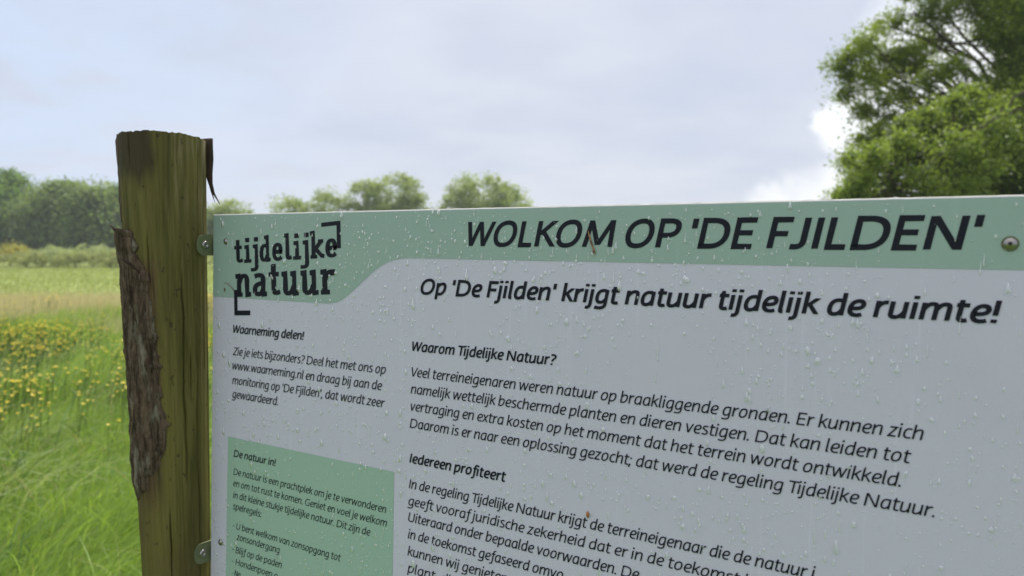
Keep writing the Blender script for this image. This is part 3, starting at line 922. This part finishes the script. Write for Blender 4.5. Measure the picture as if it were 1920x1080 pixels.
# logo: two slab serif words between two corner brackets
LG = dict(font=SLAB, contrast=.62, shear=0, slope=-.060)
lettering('logo_lettering', [("tijdelijke", 43.0, 218.5, 61.3, 20.6, 33, LG), ("natuur", 46.0, 217.5, 102.6, 27.2, 32, LG)], m_ink, 'black slab serif words of the logo')
def poly(name, pts, y):
    us = [p[0] for p in pts]; vs = [p[1] for p in pts]
    for i_ in range(int(min(us)/1.6), int(max(us)/1.6)+1):
        for j_ in range(int(min(vs)/1.6), int(max(vs)/1.6)+1): INK.add((i_, j_))
    return sheet(name, mm(pts), m_ink, y)
poly('logo_corner', [(192.6, 12.6), (222.6, 10.4), (224.0, 41.2), (212.0, 42.0), (211.8, 37.4), (217.6, 37.0), (216.6, 15.6), (192.8, 17.3)], -.00045)
poly('logo_corner', [(42.0, 94.6), (48.2, 94.2), (49.0, 119.9), (72.6, 118.5), (72.9, 124.4), (43.3, 126.2)], -.00045)

# ---------------------------------------------------------------- bolts and brackets
def dome(bm, c, r, h, seg=18, rings=6, dent=0):
    """domed bolt head lying on the board, facing the reader"""
    prev = None
    for j in range(rings + 1):
        a = j / rings * math.pi / 2
        rr = r * math.cos(a) ; hh = h * math.sin(a)
        if j == rings:
            top = bm.verts.new((c[0], c[1] - h + dent, c[2]))
            for k in range(seg): bm.faces.new((prev[k], prev[(k+1) % seg], top))
            break
        ring = [bm.verts.new((c[0] + rr*math.cos(2*math.pi*k/seg), c[1] - hh, c[2] + rr*math.sin(2*math.pi*k/seg))) for k in range(seg)]
        if prev:
            for k in range(seg): bm.faces.new((prev[k], prev[(k+1) % seg], ring[(k+1) % seg], ring[k]))
        prev = ring
m_dark, t, out = material('dark_recess'); principled(t, out, (.02, .016, .014), .6)  # near-black colour stands for the shade inside the bolt recesses
for u, v, r, lab in ((.0256, .0343, .0037, 'small domed bolt left of the logo'), (.0205, .4172, .0037, 'small domed bolt beside the green side panel'), (.8490, .0333, .0048, 'large domed steel bolt right of the title')):
    bm = bmesh.new(); c = B(u, v, 0)
    dome(bm, c, r, r*.72)
    for k in range(18):
        pass
    bolt = from_bm('bolt', bm, m_steel, sign, True); bolt['label'] = lab
    bm = bmesh.new()                                           # washer under it and a raised black hexagon painting recess shade on its crown
    seg = 24
    r0 = [bm.verts.new((c[0]+r*1.12*math.cos(2*math.pi*k/seg), c[1]-.0006, c[2]+r*1.12*math.sin(2*math.pi*k/seg))) for k in range(seg)]
    r1 = [bm.verts.new((c[0]+r*1.12*math.cos(2*math.pi*k/seg), c[1], c[2]+r*1.12*math.sin(2*math.pi*k/seg))) for k in range(seg)]
    bm.faces.new(r0[::-1])
    for k in range(seg): bm.faces.new((r0[k], r0[(k+1) % seg], r1[(k+1) % seg], r1[k]))
    from_bm('washer', bm, m_zinc, bolt)
    bm = bmesh.new()
    hx = [bm.verts.new((c[0]+r*.30*math.cos(math.pi*k/3), c[1]-r*.70, c[2]+r*.30*math.sin(math.pi*k/3))) for k in range(6)]
    h2 = [bm.verts.new((c[0]+r*.30*math.cos(math.pi*k/3), c[1]-r*.728, c[2]+r*.30*math.sin(math.pi*k/3))) for k in range(6)]
    bm.faces.new(h2[::-1])
    for k in range(6): bm.faces.new((h2[k], h2[(k+1) % 6], hx[(k+1) % 6], hx[k]))
    from_bm('socket', bm, m_dark, bolt)

# angle brackets: one flange bolted behind the board, the other coming forward along the post's side with a rounded end
for v, lab in ((.0392, 'upper zinc angle bracket screwed to the post'), (.4335, 'lower zinc angle bracket screwed to the post')):
    bm = bmesh.new()
    hgt, fw, th, px = .0262, .0215, .0022, -.0022
    prof = [(BT + .0002, -hgt/2), (BT + .0002, hgt/2), (-fw + .010, hgt/2)]
    prof += [(-fw + .010 - .010*math.sin(a), hgt/2 - .010 + .010*math.cos(a)) for a in [k/8*math.pi/2 for k in range(1, 9)]]
    prof += [(-fw + .010 - .010*math.cos(a), -hgt/2 + .010 - .010*math.sin(a)) for a in [k/8*math.pi/2 for k in range(0, 9)]]
    z0 = BH - v
    A1 = [bm.verts.new((px, y, z0 + z)) for y, z in prof]; A2 = [bm.verts.new((px - th, y, z0 + z)) for y, z in prof]
    bm.faces.new(A1); bm.faces.new(A2[::-1])
    for k in range(len(prof)):
        j = (k+1) % len(prof); bm.faces.new((A1[k], A2[k], A2[j], A1[j]))
    q = [(px - th, BT + .0004), (.036, BT + .0004), (.036, BT + .0026), (px - th, BT + .0026)]
    lo = [bm.verts.new((x, y, z0 - hgt/2)) for x, y in q]; hi = [bm.verts.new((x, y, z0 + hgt/2)) for x, y in q]
    bm.faces.new(lo); bm.faces.new(hi[::-1])
    for k in range(4): bm.faces.new((lo[k], hi[k], hi[(k+1) % 4], lo[(k+1) % 4]))
    bmesh.ops.recalc_face_normals(bm, faces=bm.faces[:])
    br = from_bm('bracket', bm, m_zinc, sign); br['label'] = lab
    bm = bmesh.new()                                           # pan-head screw through the forward flange
    rings = []
    for rr, xx in ((.0052, px), (.0052, px + .0009), (.0042, px + .0021), (.0022, px + .0026), (.0020, px + .0012), (.0, px + .0010)):
        rings.append([bm.verts.new((xx, -.0098 + rr*math.cos(2*math.pi*k/16), z0 + rr*math.sin(2*math.pi*k/16))) for k in range(16)] if rr else [bm.verts.new((xx, -.0098, z0))])
    for a, b_ in zip(rings, rings[1:]):
        for k in range(16):
            bm.faces.new((a[k], a[(k+1) % 16], b_[(k+1) % 16], b_[k]) if len(b_) > 1 else (a[k], a[(k+1) % 16], b_[0]))
    from_bm('screw', bm, m_steel, br, True)

# ---------------------------------------------------------------- rain drops on the face
m_drop, t, out = material('rain_drop')
fr = t.add('ShaderNodeFresnel', inp={'IOR': 1.33})
gl = t.add('ShaderNodeBsdfGlossy', inp={'Color': (1, 1, 1, 1), 'Roughness': .12})
tp = t.add('ShaderNodeBsdfTransparent', inp={'Color': (.97, .98, .98, 1)})
df = t.add('ShaderNodeBsdfDiffuse', inp={'Color': (.86, .88, .88, 1)})  # whitish tint paints in the sky light that drops would refract
m1 = t.add('ShaderNodeMixShader', inp={0: .38}); t.l.new(tp.outputs[0], m1.inputs[1]); t.l.new(df.outputs[0], m1.inputs[2])
m2 = t.add('ShaderNodeMixShader', inp={0: t.math('ADD', .07, t.math('MULTIPLY', fr.outputs[0], .9), True)})
t.l.new(m1.outputs[0], m2.inputs[1]); t.l.new(gl.outputs[0], m2.inputs[2]); t.l.new(m2.outputs[0], out.inputs[0])
V, F = [], []
def drop(u, v, w_, asp, tail):
    base = len(V); seg, rings = 10, 4
    h = w_ * .34; tilt = random.uniform(-.25, .25)
    for j in range(rings):
        a = j / rings * math.pi / 2 * .95
        rr = math.cos(a); hh = h * math.sin(a)
        for k in range(seg):
            th = 2*math.pi*k/seg
            x = math.cos(th) * rr * w_/2; z = math.sin(th) * rr * w_/2 * asp
            if z > 0: z *= 1 + tail; x *= 1 - .55*min(1, tail)*math.sin(th)
            x *= 1 + .12*math.sin(2*th + tilt*20)
            V.append((u + x + tilt*z*.2, -.0007 - hh, BH - v + z))
    for k in range(seg): pass
    V.append((u, -.0007 - h, BH - v - w_*.05))
    top = len(V) - 1
    for j in range(rings - 1):
        for k in range(seg):
            F.append((base+j*seg+k, base+(j+1)*seg+k, base+(j+1)*seg+(k+1) % seg, base+j*seg+(k+1) % seg))
    for k in range(0, seg, 2):
        b_ = base+(rings-1)*seg
        F.append((b_+k, top, b_+(k+2) % seg, b_+k+1))
for i in range(13000):
    u, v = random.uniform(.006, BW-.006), random.uniform(.003, BH*.82)
    if noise.noise(Vector((u*9, v*9, 2))) < random.uniform(-.7, .1): continue
    cell = (int(u*1000/1.6), int(v*1000/1.6))
    if any((cell[0]+i_, cell[1]+j_) in INK for i_ in (-1, 0, 1) for j_ in (-1, 0, 1)) and random.random() < .97: continue
    w_ = min(.0046, .00042 * math.exp(random.gauss(.86, .55)))
    big = w_ > .0015
    drop(u, v, w_, random.uniform(1.0, 1.9) if big else random.uniform(.8, 1.4), max(0, random.gauss(.3, .7)) if big else 0)
for i in range(420):                                            # runs: thin wet trails, the lower end thick
    u, v = random.uniform(.02, BW-.01), random.uniform(.01, BH*.8)
    if any((int(u*1000/1.6)+i_, int(v*1000/1.6)+j_) in INK for i_ in (-1, 0, 1) for j_ in (-2, -1, 0, 1, 2)) and random.random() < .8: continue
    drop(u, v, random.uniform(.0006, .0015), random.uniform(2, 4), random.uniform(1, 4))
o = from_arrays('rain_drops', V, F, m_drop, None, True)
o.matrix_world = SIGN
tag(o, 'clear rain drops and short runs clinging to the sign board', 'rain drops', kind='stuff')

# small litter stuck to the wet face
m_litter, t, out = material('dry_litter')
tc = t.add('ShaderNodeTexCoord'); n0 = t.noise(tc.outputs['Object'], 220, 3, .5)
principled(t, out, t.mix(t.step(n0, .42, .6), (.13, .035, .02), (.36, .17, .06)), .5)
bm = bmesh.new()
tube(bm, [B(.5305, .0232, -.0012), B(.5320, .0285, -.0016), B(.5338, .0338, -.0014), B(.5362, .0392, -.0016), B(.5385, .0436, -.0022)], [.0003, .0007, .0008, .0007, .0005], 7)
tube(bm, [B(.5362, .0392, -.0016), B(.5368, .0425, -.003), B(.5372, .0438, -.0036)], [.0005, .0005, .0003], 6)
o = from_bm('dry_stalk', bm, m_litter, None, True); o.matrix_world = SIGN
tag(o, 'reddish brown dry stalk stuck across the letter M of the title', 'plant bit')
m_seed, t, out = material('orange_seed'); principled(t, out, (.40, .14, .03), .45)
bm = bmesh.new()
tube(bm, [B(.5366, .2772, -.0009), B(.5368, .2782, -.0014), B(.5371, .2800, -.0018), B(.5373, .2818, -.0014), B(.5374, .2834, -.0009)], [.0002, .0010, .0015, .0011, .0003], 9)
o = from_bm('seed_husk', bm, m_seed, None, True); o.matrix_world = SIGN
tag(o, 'tiny orange brown seed husk stuck to the second paragraph', 'seed')
bm = bmesh.new()
tube(bm, [B(.0248, .0925, -.0009), B(.0250, .0940, -.0014), B(.0249, .0972, -.0009)], [.0003, .0008, .0003], 7)
tube(bm, [B(.0235, .0862, -.0009), B(.0300, .0868, -.0013), B(.0360, .0898, -.0016), B(.0428, .0948, -.0010)], [.00025, .0003, .0003, .0005], 6)
o = from_bm('grass_bit', bm, m_litter, None, True); o.matrix_world = SIGN
tag(o, 'thin dry grass bit stuck beside the lower bracket of the logo', 'plant bit')

# ---------------------------------------------------------------- wooden post
def post_axis(px, py, z): return cam_pt((px-960)/FPX*z, (py-540)/FPX*z, z)
pA, pB = post_axis(311, 460, .970), post_axis(329.5, 1000, .987)
dirp = (pA - pB).normalized()
pTop = post_axis(303, 259, .9635)
h_top = (pTop - pB).dot(dirp)
foot = pB - dirp * (pB.z / dirp.z)
PL = (pB - foot).length + h_top                                # length above ground
to_cam = (CAM - pA); to_cam -= dirp * to_cam.dot(dirp); to_cam.normalize()
pz, py_ = dirp, -to_cam
px_ = py_.cross(pz)
POST = Matrix(((px_.x, py_.x, pz.x, foot.x), (px_.y, py_.y, pz.y, foot.y), (px_.z, py_.z, pz.z, foot.z), (0, 0, 0, 1)))
zA = (pA - foot).dot(dirp); zB = (pB - foot).dot(dirp)
def prad(z):
    f = (z - zB) / (zA - zB)
    return .0413 + (.0484 - .0413) * max(-1.2, f) + (.0010 * max(0, f - 1) if f > 1 else 0)
post = thing('wooden_post', (0, 0, 0), 'upright peeled log post with mossy green wood and strips of bark, left of the sign', 'post')
post.matrix_world = POST
def zof(y):                                                    # photo row -> height on the post
    return zB + (zA - zB) * (1000 - y) / 540.0

m_wood, t, out = material('weathered_log')
tc = t.add('ShaderNodeTexCoord'); o_ = tc.outputs['Object']
sp = t.add('ShaderNodeSeparateXYZ'); t.l.new(o_, sp.inputs[0])
fib = t.noise(t.scale(o_, (70, 70, 3.2)), 3, 6, .62, .3)
fib2 = t.noise(t.scale(o_, (26, 26, 1.5)), 2.2, 5, .6, .4)
blot = t.noise(t.scale(o_, (12, 12, 5)), 1.3, 5, .6, .2)
spots = t.noise(t.scale(o_, (60, 60, 30)), 2.4, 2, .5)
c = t.mix(t.step(fib2, .32, .68), (.070, .064, .012), (.158, .138, .034))           # algae-green wood
c = t.mix(t.math('MULTIPLY', t.step(fib, .40, .75), .55), c, (.19, .155, .055))
c = t.mix(t.math('MULTIPLY', t.step(blot, .5, .72), .55), c, (.060, .045, .020))
# grey-brown bleached streaks on the upper right side, where rain runs off the cut
zrel = t.math('SUBTRACT', sp.outputs[2], zof(360))
pale = t.math('MULTIPLY', t.step(t.math('ADD', sp.outputs[0], t.math('MULTIPLY', t.math('SUBTRACT', fib2, .5), .05)), -.008, .052), t.step(zrel, -.10, .06))
c = t.mix(t.math('MULTIPLY', pale, t.math('MULTIPLY', t.step(fib, .40, .66), t.step(blot, .34, .54))), c, (.34, .27, .195))
# dark brown inner-bark stain on the upper left
dk = t.math('MULTIPLY', t.step(t.math('ADD', sp.outputs[0], t.math('MULTIPLY', t.math('SUBTRACT', blot, .5), .06)), -.002, -.020), t.step(t.math('ADD', zrel, t.math('MULTIPLY', t.math('SUBTRACT', fib2, .5), .10)), .0, .028))
c = t.mix(t.math('MULTIPLY', dk, .92), c, (.050, .037, .018))
# brown, fibrous bast left bare beside the bark
bx = t.math('ADD', sp.outputs[0], t.math('MULTIPLY', t.math('SUBTRACT', fib2, .5), .05))
bast = t.math('MULTIPLY', t.math('MULTIPLY', t.step(bx, -.004, -.018), t.step(sp.outputs[2], zof(470), zof(520))), t.step(sp.outputs[2], zof(960), zof(880)))
c = t.mix(t.math('MULTIPLY', bast, .85), c, t.mix(t.step(fib, .35, .65), (.045, .026, .015), (.150, .085, .045)))
c = t.mix(t.math('MULTIPLY', t.step(spots, .66, .72), .7), c, (.035, .025, .012))
# brown lower part
brn = t.math('MULTIPLY', t.step(sp.outputs[2], zof(780), zof(1050)), t.step(blot, .35, .6))
c = t.mix(t.math('MULTIPLY', brn, .5), c, (.130, .088, .034))
principled(t, out, c, .72, .3, bump=t.math('ADD', fib, t.math('MULTIPLY', fib2, .6)), bump_d=.0032, bump_s=1)

m_end, t, out = material('cut_log_end')
tc = t.add('ShaderNodeTexCoord'); ln = t.vmath('LENGTH', t.scale(tc.outputs['Object'], (1, 1, 0)))
rg = t.math('SINE', t.math('MULTIPLY', ln, 2200))
principled(t, out, t.mix(t.step(rg, -1, 1), (.10, .08, .05), (.17, .14, .09)), .9)

cracks = [(R(20), zof(900), zof(505), .0011), (R(44), zof(1200), zof(590), .0014), (R(76), zof(1250), zof(330), .0016), (R(31), zof(760), zof(640), .0007), (R(-8), zof(1080), zof(930), .0008), (R(62), zof(700), zof(480), .0009), (R(-24), zof(560), zof(430), .0007), (R(8), zof(300), zof(246), .0010), (R(52), zof(420), zof(250), .0009), (R(-48), zof(330), zof(246), .0010)]
def log_r(th, z):
    r = prad(z)
    q = Vector((math.cos(th)*1.4, math.sin(th)*1.4, z*2.2))
    r *= 1 + .022 * noise.noise(q) + .010 * noise.noise(Vector((math.cos(th)*4, math.sin(th)*4, z*5)))
    r += .00045 * noise.noise(Vector((math.cos(th)*38, math.sin(th)*38, z*9))) + .0006*noise.noise(Vector((math.cos(th)*16, math.sin(th)*16, z*5+7)))
    for ct, z0, z1, wd in cracks:
        if z0 < z < z1:
            e = min(1, (z - z0)/.03, (z1 - z)/.03)
            c0 = ct + .05*noise.noise(Vector((z*9, ct*7, 0))) + .02*noise.noise(Vector((z*40, ct*7, 3)))
            dd = abs((th - c0 + math.pi) % (2*math.pi) - math.pi) * r
            if dd < wd*1.6: r -= .0050 * e * (1 - dd/(wd*1.6))
    return r
# theta is 0 towards the camera, positive to the right
def ring_pt(th, r, z): return (r*math.sin(th), -r*math.cos(th), z)
NT_, zs = 420, np.concatenate([np.linspace(-.1, zof(1250), 20), np.linspace(zof(1245), PL, 330)])
V = []
for z in zs:
    for k in range(NT_):
        th = 2*math.pi*k/NT_
        zz_ = z
        if z > PL - .012:                                       # the saw cut is not level and its rim is splintered
            f = (z - (PL - .012)) / .012
            zz_ = z + f * (.0016*math.sin(th + 2.6) - .0030*max(0, math.sin(th) - .45) + .0018*noise.noise(Vector((math.cos(th)*9, math.sin(th)*9, 1))) + .0010*noise.noise(Vector((math.cos(th)*30, math.sin(th)*30, 4))))
        V.append(ring_pt(th, log_r(th, z), zz_))
nz = len(zs)
F = [(j*NT_+k, j*NT_+(k+1) % NT_, (j+1)*NT_+(k+1) % NT_, (j+1)*NT_+k) for j in range(nz-1) for k in range(NT_)]
log = from_arrays('log', V, F, m_wood, post, True)
top = V[(nz-1)*NT_:]
me = bpy.data.meshes.new('cut_end')
cv = (sum(v[0] for v in top)/NT_, sum(v[1] for v in top)/NT_, sum(v[2] for v in top)/NT_ - .001)
ring2 = [tuple(a*.55 + b*.45 for a, b in zip(v, cv)) for v in top]
ring0 = [(v[0]*.998, v[1]*.998, v[2]-.0003) for v in top]
me.from_pydata(ring0 + ring2 + [cv], [], [(k, (k+1) % NT_, NT_+(k+1) % NT_, NT_+k) for k in range(NT_)] + [(NT_+k, NT_+(k+1) % NT_, 2*NT_) for k in range(NT_)])
link('cut_end', me, m_end, log, False)

# bark still clinging to the left flank
m_pbark, t, out = material('rough_bark')
tc = t.add('ShaderNodeTexCoord'); o_ = tc.outputs['Object']
b1n = t.noise(t.scale(o_, (62, 62, 9)), 2.2, 7, .68, .6)
b2n = t.noise(t.scale(o_, (150, 150, 40)), 2, 5, .65)
b3n = t.noise(t.scale(o_, (40, 40, 12)), 1.6, 4, .6)
c = t.mix(t.step(b1n, .30, .70), (.024, .015, .010), (.185, .130, .090))
c = t.mix(t.math('MULTIPLY', t.step(b2n, .55, .75), .5), c, (.28, .24, .19))
c = t.mix(t.math('MULTIPLY', t.step(b3n, .52, .68), .8), c, (.29, .265, .21))
principled(t, out, c, .9, .2, bump=t.math('ADD', b1n, t.math('MULTIPLY', b2n, .4)), bump_d=.006, bump_s=1)
m_inner, t, out = material('inner_bark')
tc = t.add('ShaderNodeTexCoord'); nn = t.noise(t.scale(tc.outputs['Object'], (60, 60, 6)), 3, 5, .6)
principled(t, out, t.mix(nn, (.020, .014, .011), (.065, .043, .031)), .85, .2, bump=nn, bump_d=.002)


def bark_shell(name, z0, z1, left, right, thick, mat, lift=lambda s, f: 0.0, nz=150, nt=60, rough=.004):
    """a curved slab of bark between the angles left(z) and right(z), with torn feathered edges"""
    outer, inner = [], []
    for j in range(nz + 1):
        s = j / nz; z = z0 + (z1 - z0) * s
        a, b = left(s), right(s)
        for k in range(nt + 1):
            f = k / nt; th = a + (b - a) * f
            base = log_r(th, min(z, PL-.02))
            e = min(f, 1-f) * 2
            edge = min(1, (min(f, 1-f)*(b-a)*.05) / .006) ** .5 * min(1, s*14, (1-s)*18) ** .5
            rr = thick * (.55 + .45*edge) * (.85 + .5*noise.noise(Vector((th*3, z*10, 1.3))))
            rr += rough * (noise.noise(Vector((th*9, z*28, 5))) + .55*noise.noise(Vector((th*22, z*60, 9))) + .35*noise.noise(Vector((th*50, z*110, 2)))) * edge
            fin = min(1, (1-f)*(b-a)*.048/.014)                # thins out towards the torn right edge
            rr = max(.0008, rr * (.25 + .75*edge) * (.30 + .70*fin)); lf = lift(s, f)
            outer.append(ring_pt(th, base + lf + rr, z)); inner.append(ring_pt(th, base + lf - .0025, z))
    n = len(outer); w_ = nt + 1
    F = []
    for j in range(nz):
        for k in range(nt):
            q = (j*w_+k, j*w_+k+1, (j+1)*w_+k+1, (j+1)*w_+k)
            F.append(q); F.append(tuple(n+i for i in q[::-1]))
    for j in range(nz):
        for k in (0, nt):
            a, b = j*w_+k, (j+1)*w_+k
            F.append((a, b, n+b, n+a) if k == 0 else (b, a, n+a, n+b))
    for k in range(nt):
        F.append((k+1, k, n+k, n+k+1)); a = nz*w_+k; F.append((a, a+1, n+a+1, n+a))
    return from_arrays(name, np.array(outer + inner), np.array(F), mat, post, True)


def jag(s, k, amp, fr): return amp * (noise.noise(Vector((s*fr, k, 0))) + .5*noise.noise(Vector((s*fr*3.1, k, 3))) + .3*noise.noise(Vector((s*fr*9, k, 6))))
pts_r = [(0, -80), (.03, -58), (.06, -40), (.10, -44), (.15, -16), (.25, -7), (.34, -10), (.456, -16), (.56, -15), (.66, -20), (.80, -26), (.88, -34), (.96, -46), (1, -58)]
def rb(s):
    x, y = zip(*pts_r); return R(float(np.interp(s, x, y))) + jag(s, 2, .15, 15)
b = bark_shell('bark', zof(925), zof(432), lambda s: R(-150) + jag(s, 9, .08, 8), rb, .0038, m_pbark,
               lift=lambda s, f: .003*max(0, s-.45) + .011*max(0, s-.86)/.14*(1-f)**.5, nz=220, nt=80, rough=.0034)
b['label'] = 'thick rough bark peeling from the left side of the post'
b = bark_shell('bark', zof(418), zof(262), lambda s: R(-112), lambda s: R(-80 + 4*math.sin(s*9)) + jag(s, 4, .06, 10), .0018, m_pbark, nz=90, nt=24, rough=.0014)
b['label'] = 'thin dark rim of bark on the upper left edge'

# torn strips: one hangs at the top right, one splinter curls out at the left
def strip(name, pts, widths, thick, mat, side):
    """a tapering ribbon of bark; side = direction across the ribbon"""
    bm = bmesh.new(); rings = []
    n = len(pts)
    for i in range(n):
        p = Vector(pts[i]); dd = (Vector(pts[min(i+1, n-1)]) - Vector(pts[max(i-1, 0)])).normalized()
        sd = Vector(side); sd = (sd - dd*sd.dot(dd)).normalized(); nn = dd.cross(sd)
        w2 = widths[i]/2; th = thick * (.4 + .6*widths[i]/max(widths))
        rings.append([bm.verts.new(p + sd*a*w2 + nn*b*th/2) for a, b in ((-1, -.5), (-.4, -1), (.4, -1), (1, -.5), (1, .5), (.4, 1), (-.4, 1), (-1, .5))])
    for r0, r1 in zip(rings, rings[1:]):
        for k in range(8): bm.faces.new((r0[k], r0[(k+1) % 8], r1[(k+1) % 8], r1[k]))
    bm.faces.new(rings[0][::-1]); bm.faces.new(rings[-1])
    bmesh.ops.recalc_face_normals(bm, faces=bm.faces[:])
    return from_bm(name, bm, mat, post, True)


def on_post(px, py, dy):
    """post-space point seen at a photo pixel, dy metres in front of (negative) or behind the axis"""
    d = (RIGHT*((px-960)/FPX) + DOWN*((py-540)/FPX) + FWD)
    inv = POST.inverted(); o = inv @ CAM; dd = (inv.to_3x3() @ d)
    k = (dy - o.y) / dd.y
    return tuple(o + dd*k)
s = strip('bark_strip', [on_post(388, 260, -.006), on_post(388.5, 276, -.007), on_post(391, 300, -.007), on_post(391.5, 325, -.008), on_post(395, 345, -.010), on_post(401, 363, -.012), on_post(413, 384, -.013)],
          [.0150, .0145, .0125, .0095, .0052, .0026, .0005], .0030, m_inner, (1, -.45, 0))
s['label'] = 'dark strip of bark hanging loose at the top right of the post'
s = strip('bark_strip', [on_post(391, 322, -.004), on_post(394, 345, -.006), on_post(397, 360, -.007), on_post(403, 380, -.008)], [.005, .0035, .002, .0004], .002, m_inner, (1, -.3, 0))
s['label'] = 'thin second tail of the hanging bark strip'
s = strip('bark_strip', [on_post(252, 452, -.030), on_post(238, 440, -.030), on_post(226, 434, -.028), on_post(214, 430, -.026), on_post(208, 423, -.024)], [.016, .013, .007, .0035, .0006], .004, m_pbark, (0, -.3, 1))
s['label'] = 'pointed splinter of bark sticking out to the left'
s = strip('bark_strip', [on_post(229, 486, -.045), on_post(243, 494, -.052), on_post(262, 512, -.055)], [.003, .0042, .001], .0018, m_inner, (0, -.3, 1))
s['label'] = 'short pale sliver lying across the bark'
m_fibre, t, out = material('straw_fibre'); principled(t, out, (.30, .22, .10), .8)
bm = bmesh.new()
for k in range(14):
    x0 = 252 + random.uniform(-3, 4); y0 = 735 + random.uniform(-10, 25)
    x1 = 250 + random.uniform(-7, 9); y1 = 800 + random.uniform(-10, 25)
    dz = random.uniform(-.02, .0)
    tube(bm, [on_post(x0, y0, dz), on_post((x0+x1)/2 - random.uniform(0, 4), (y0+y1)/2, dz-.003), on_post(x1, y1, dz)], [.0004, .0004, .0002], 5)
s = from_bm('bark_fibres', bm, m_fibre, post, True)
s['label'] = 'tuft of straw coloured bark fibres hanging on the left side'
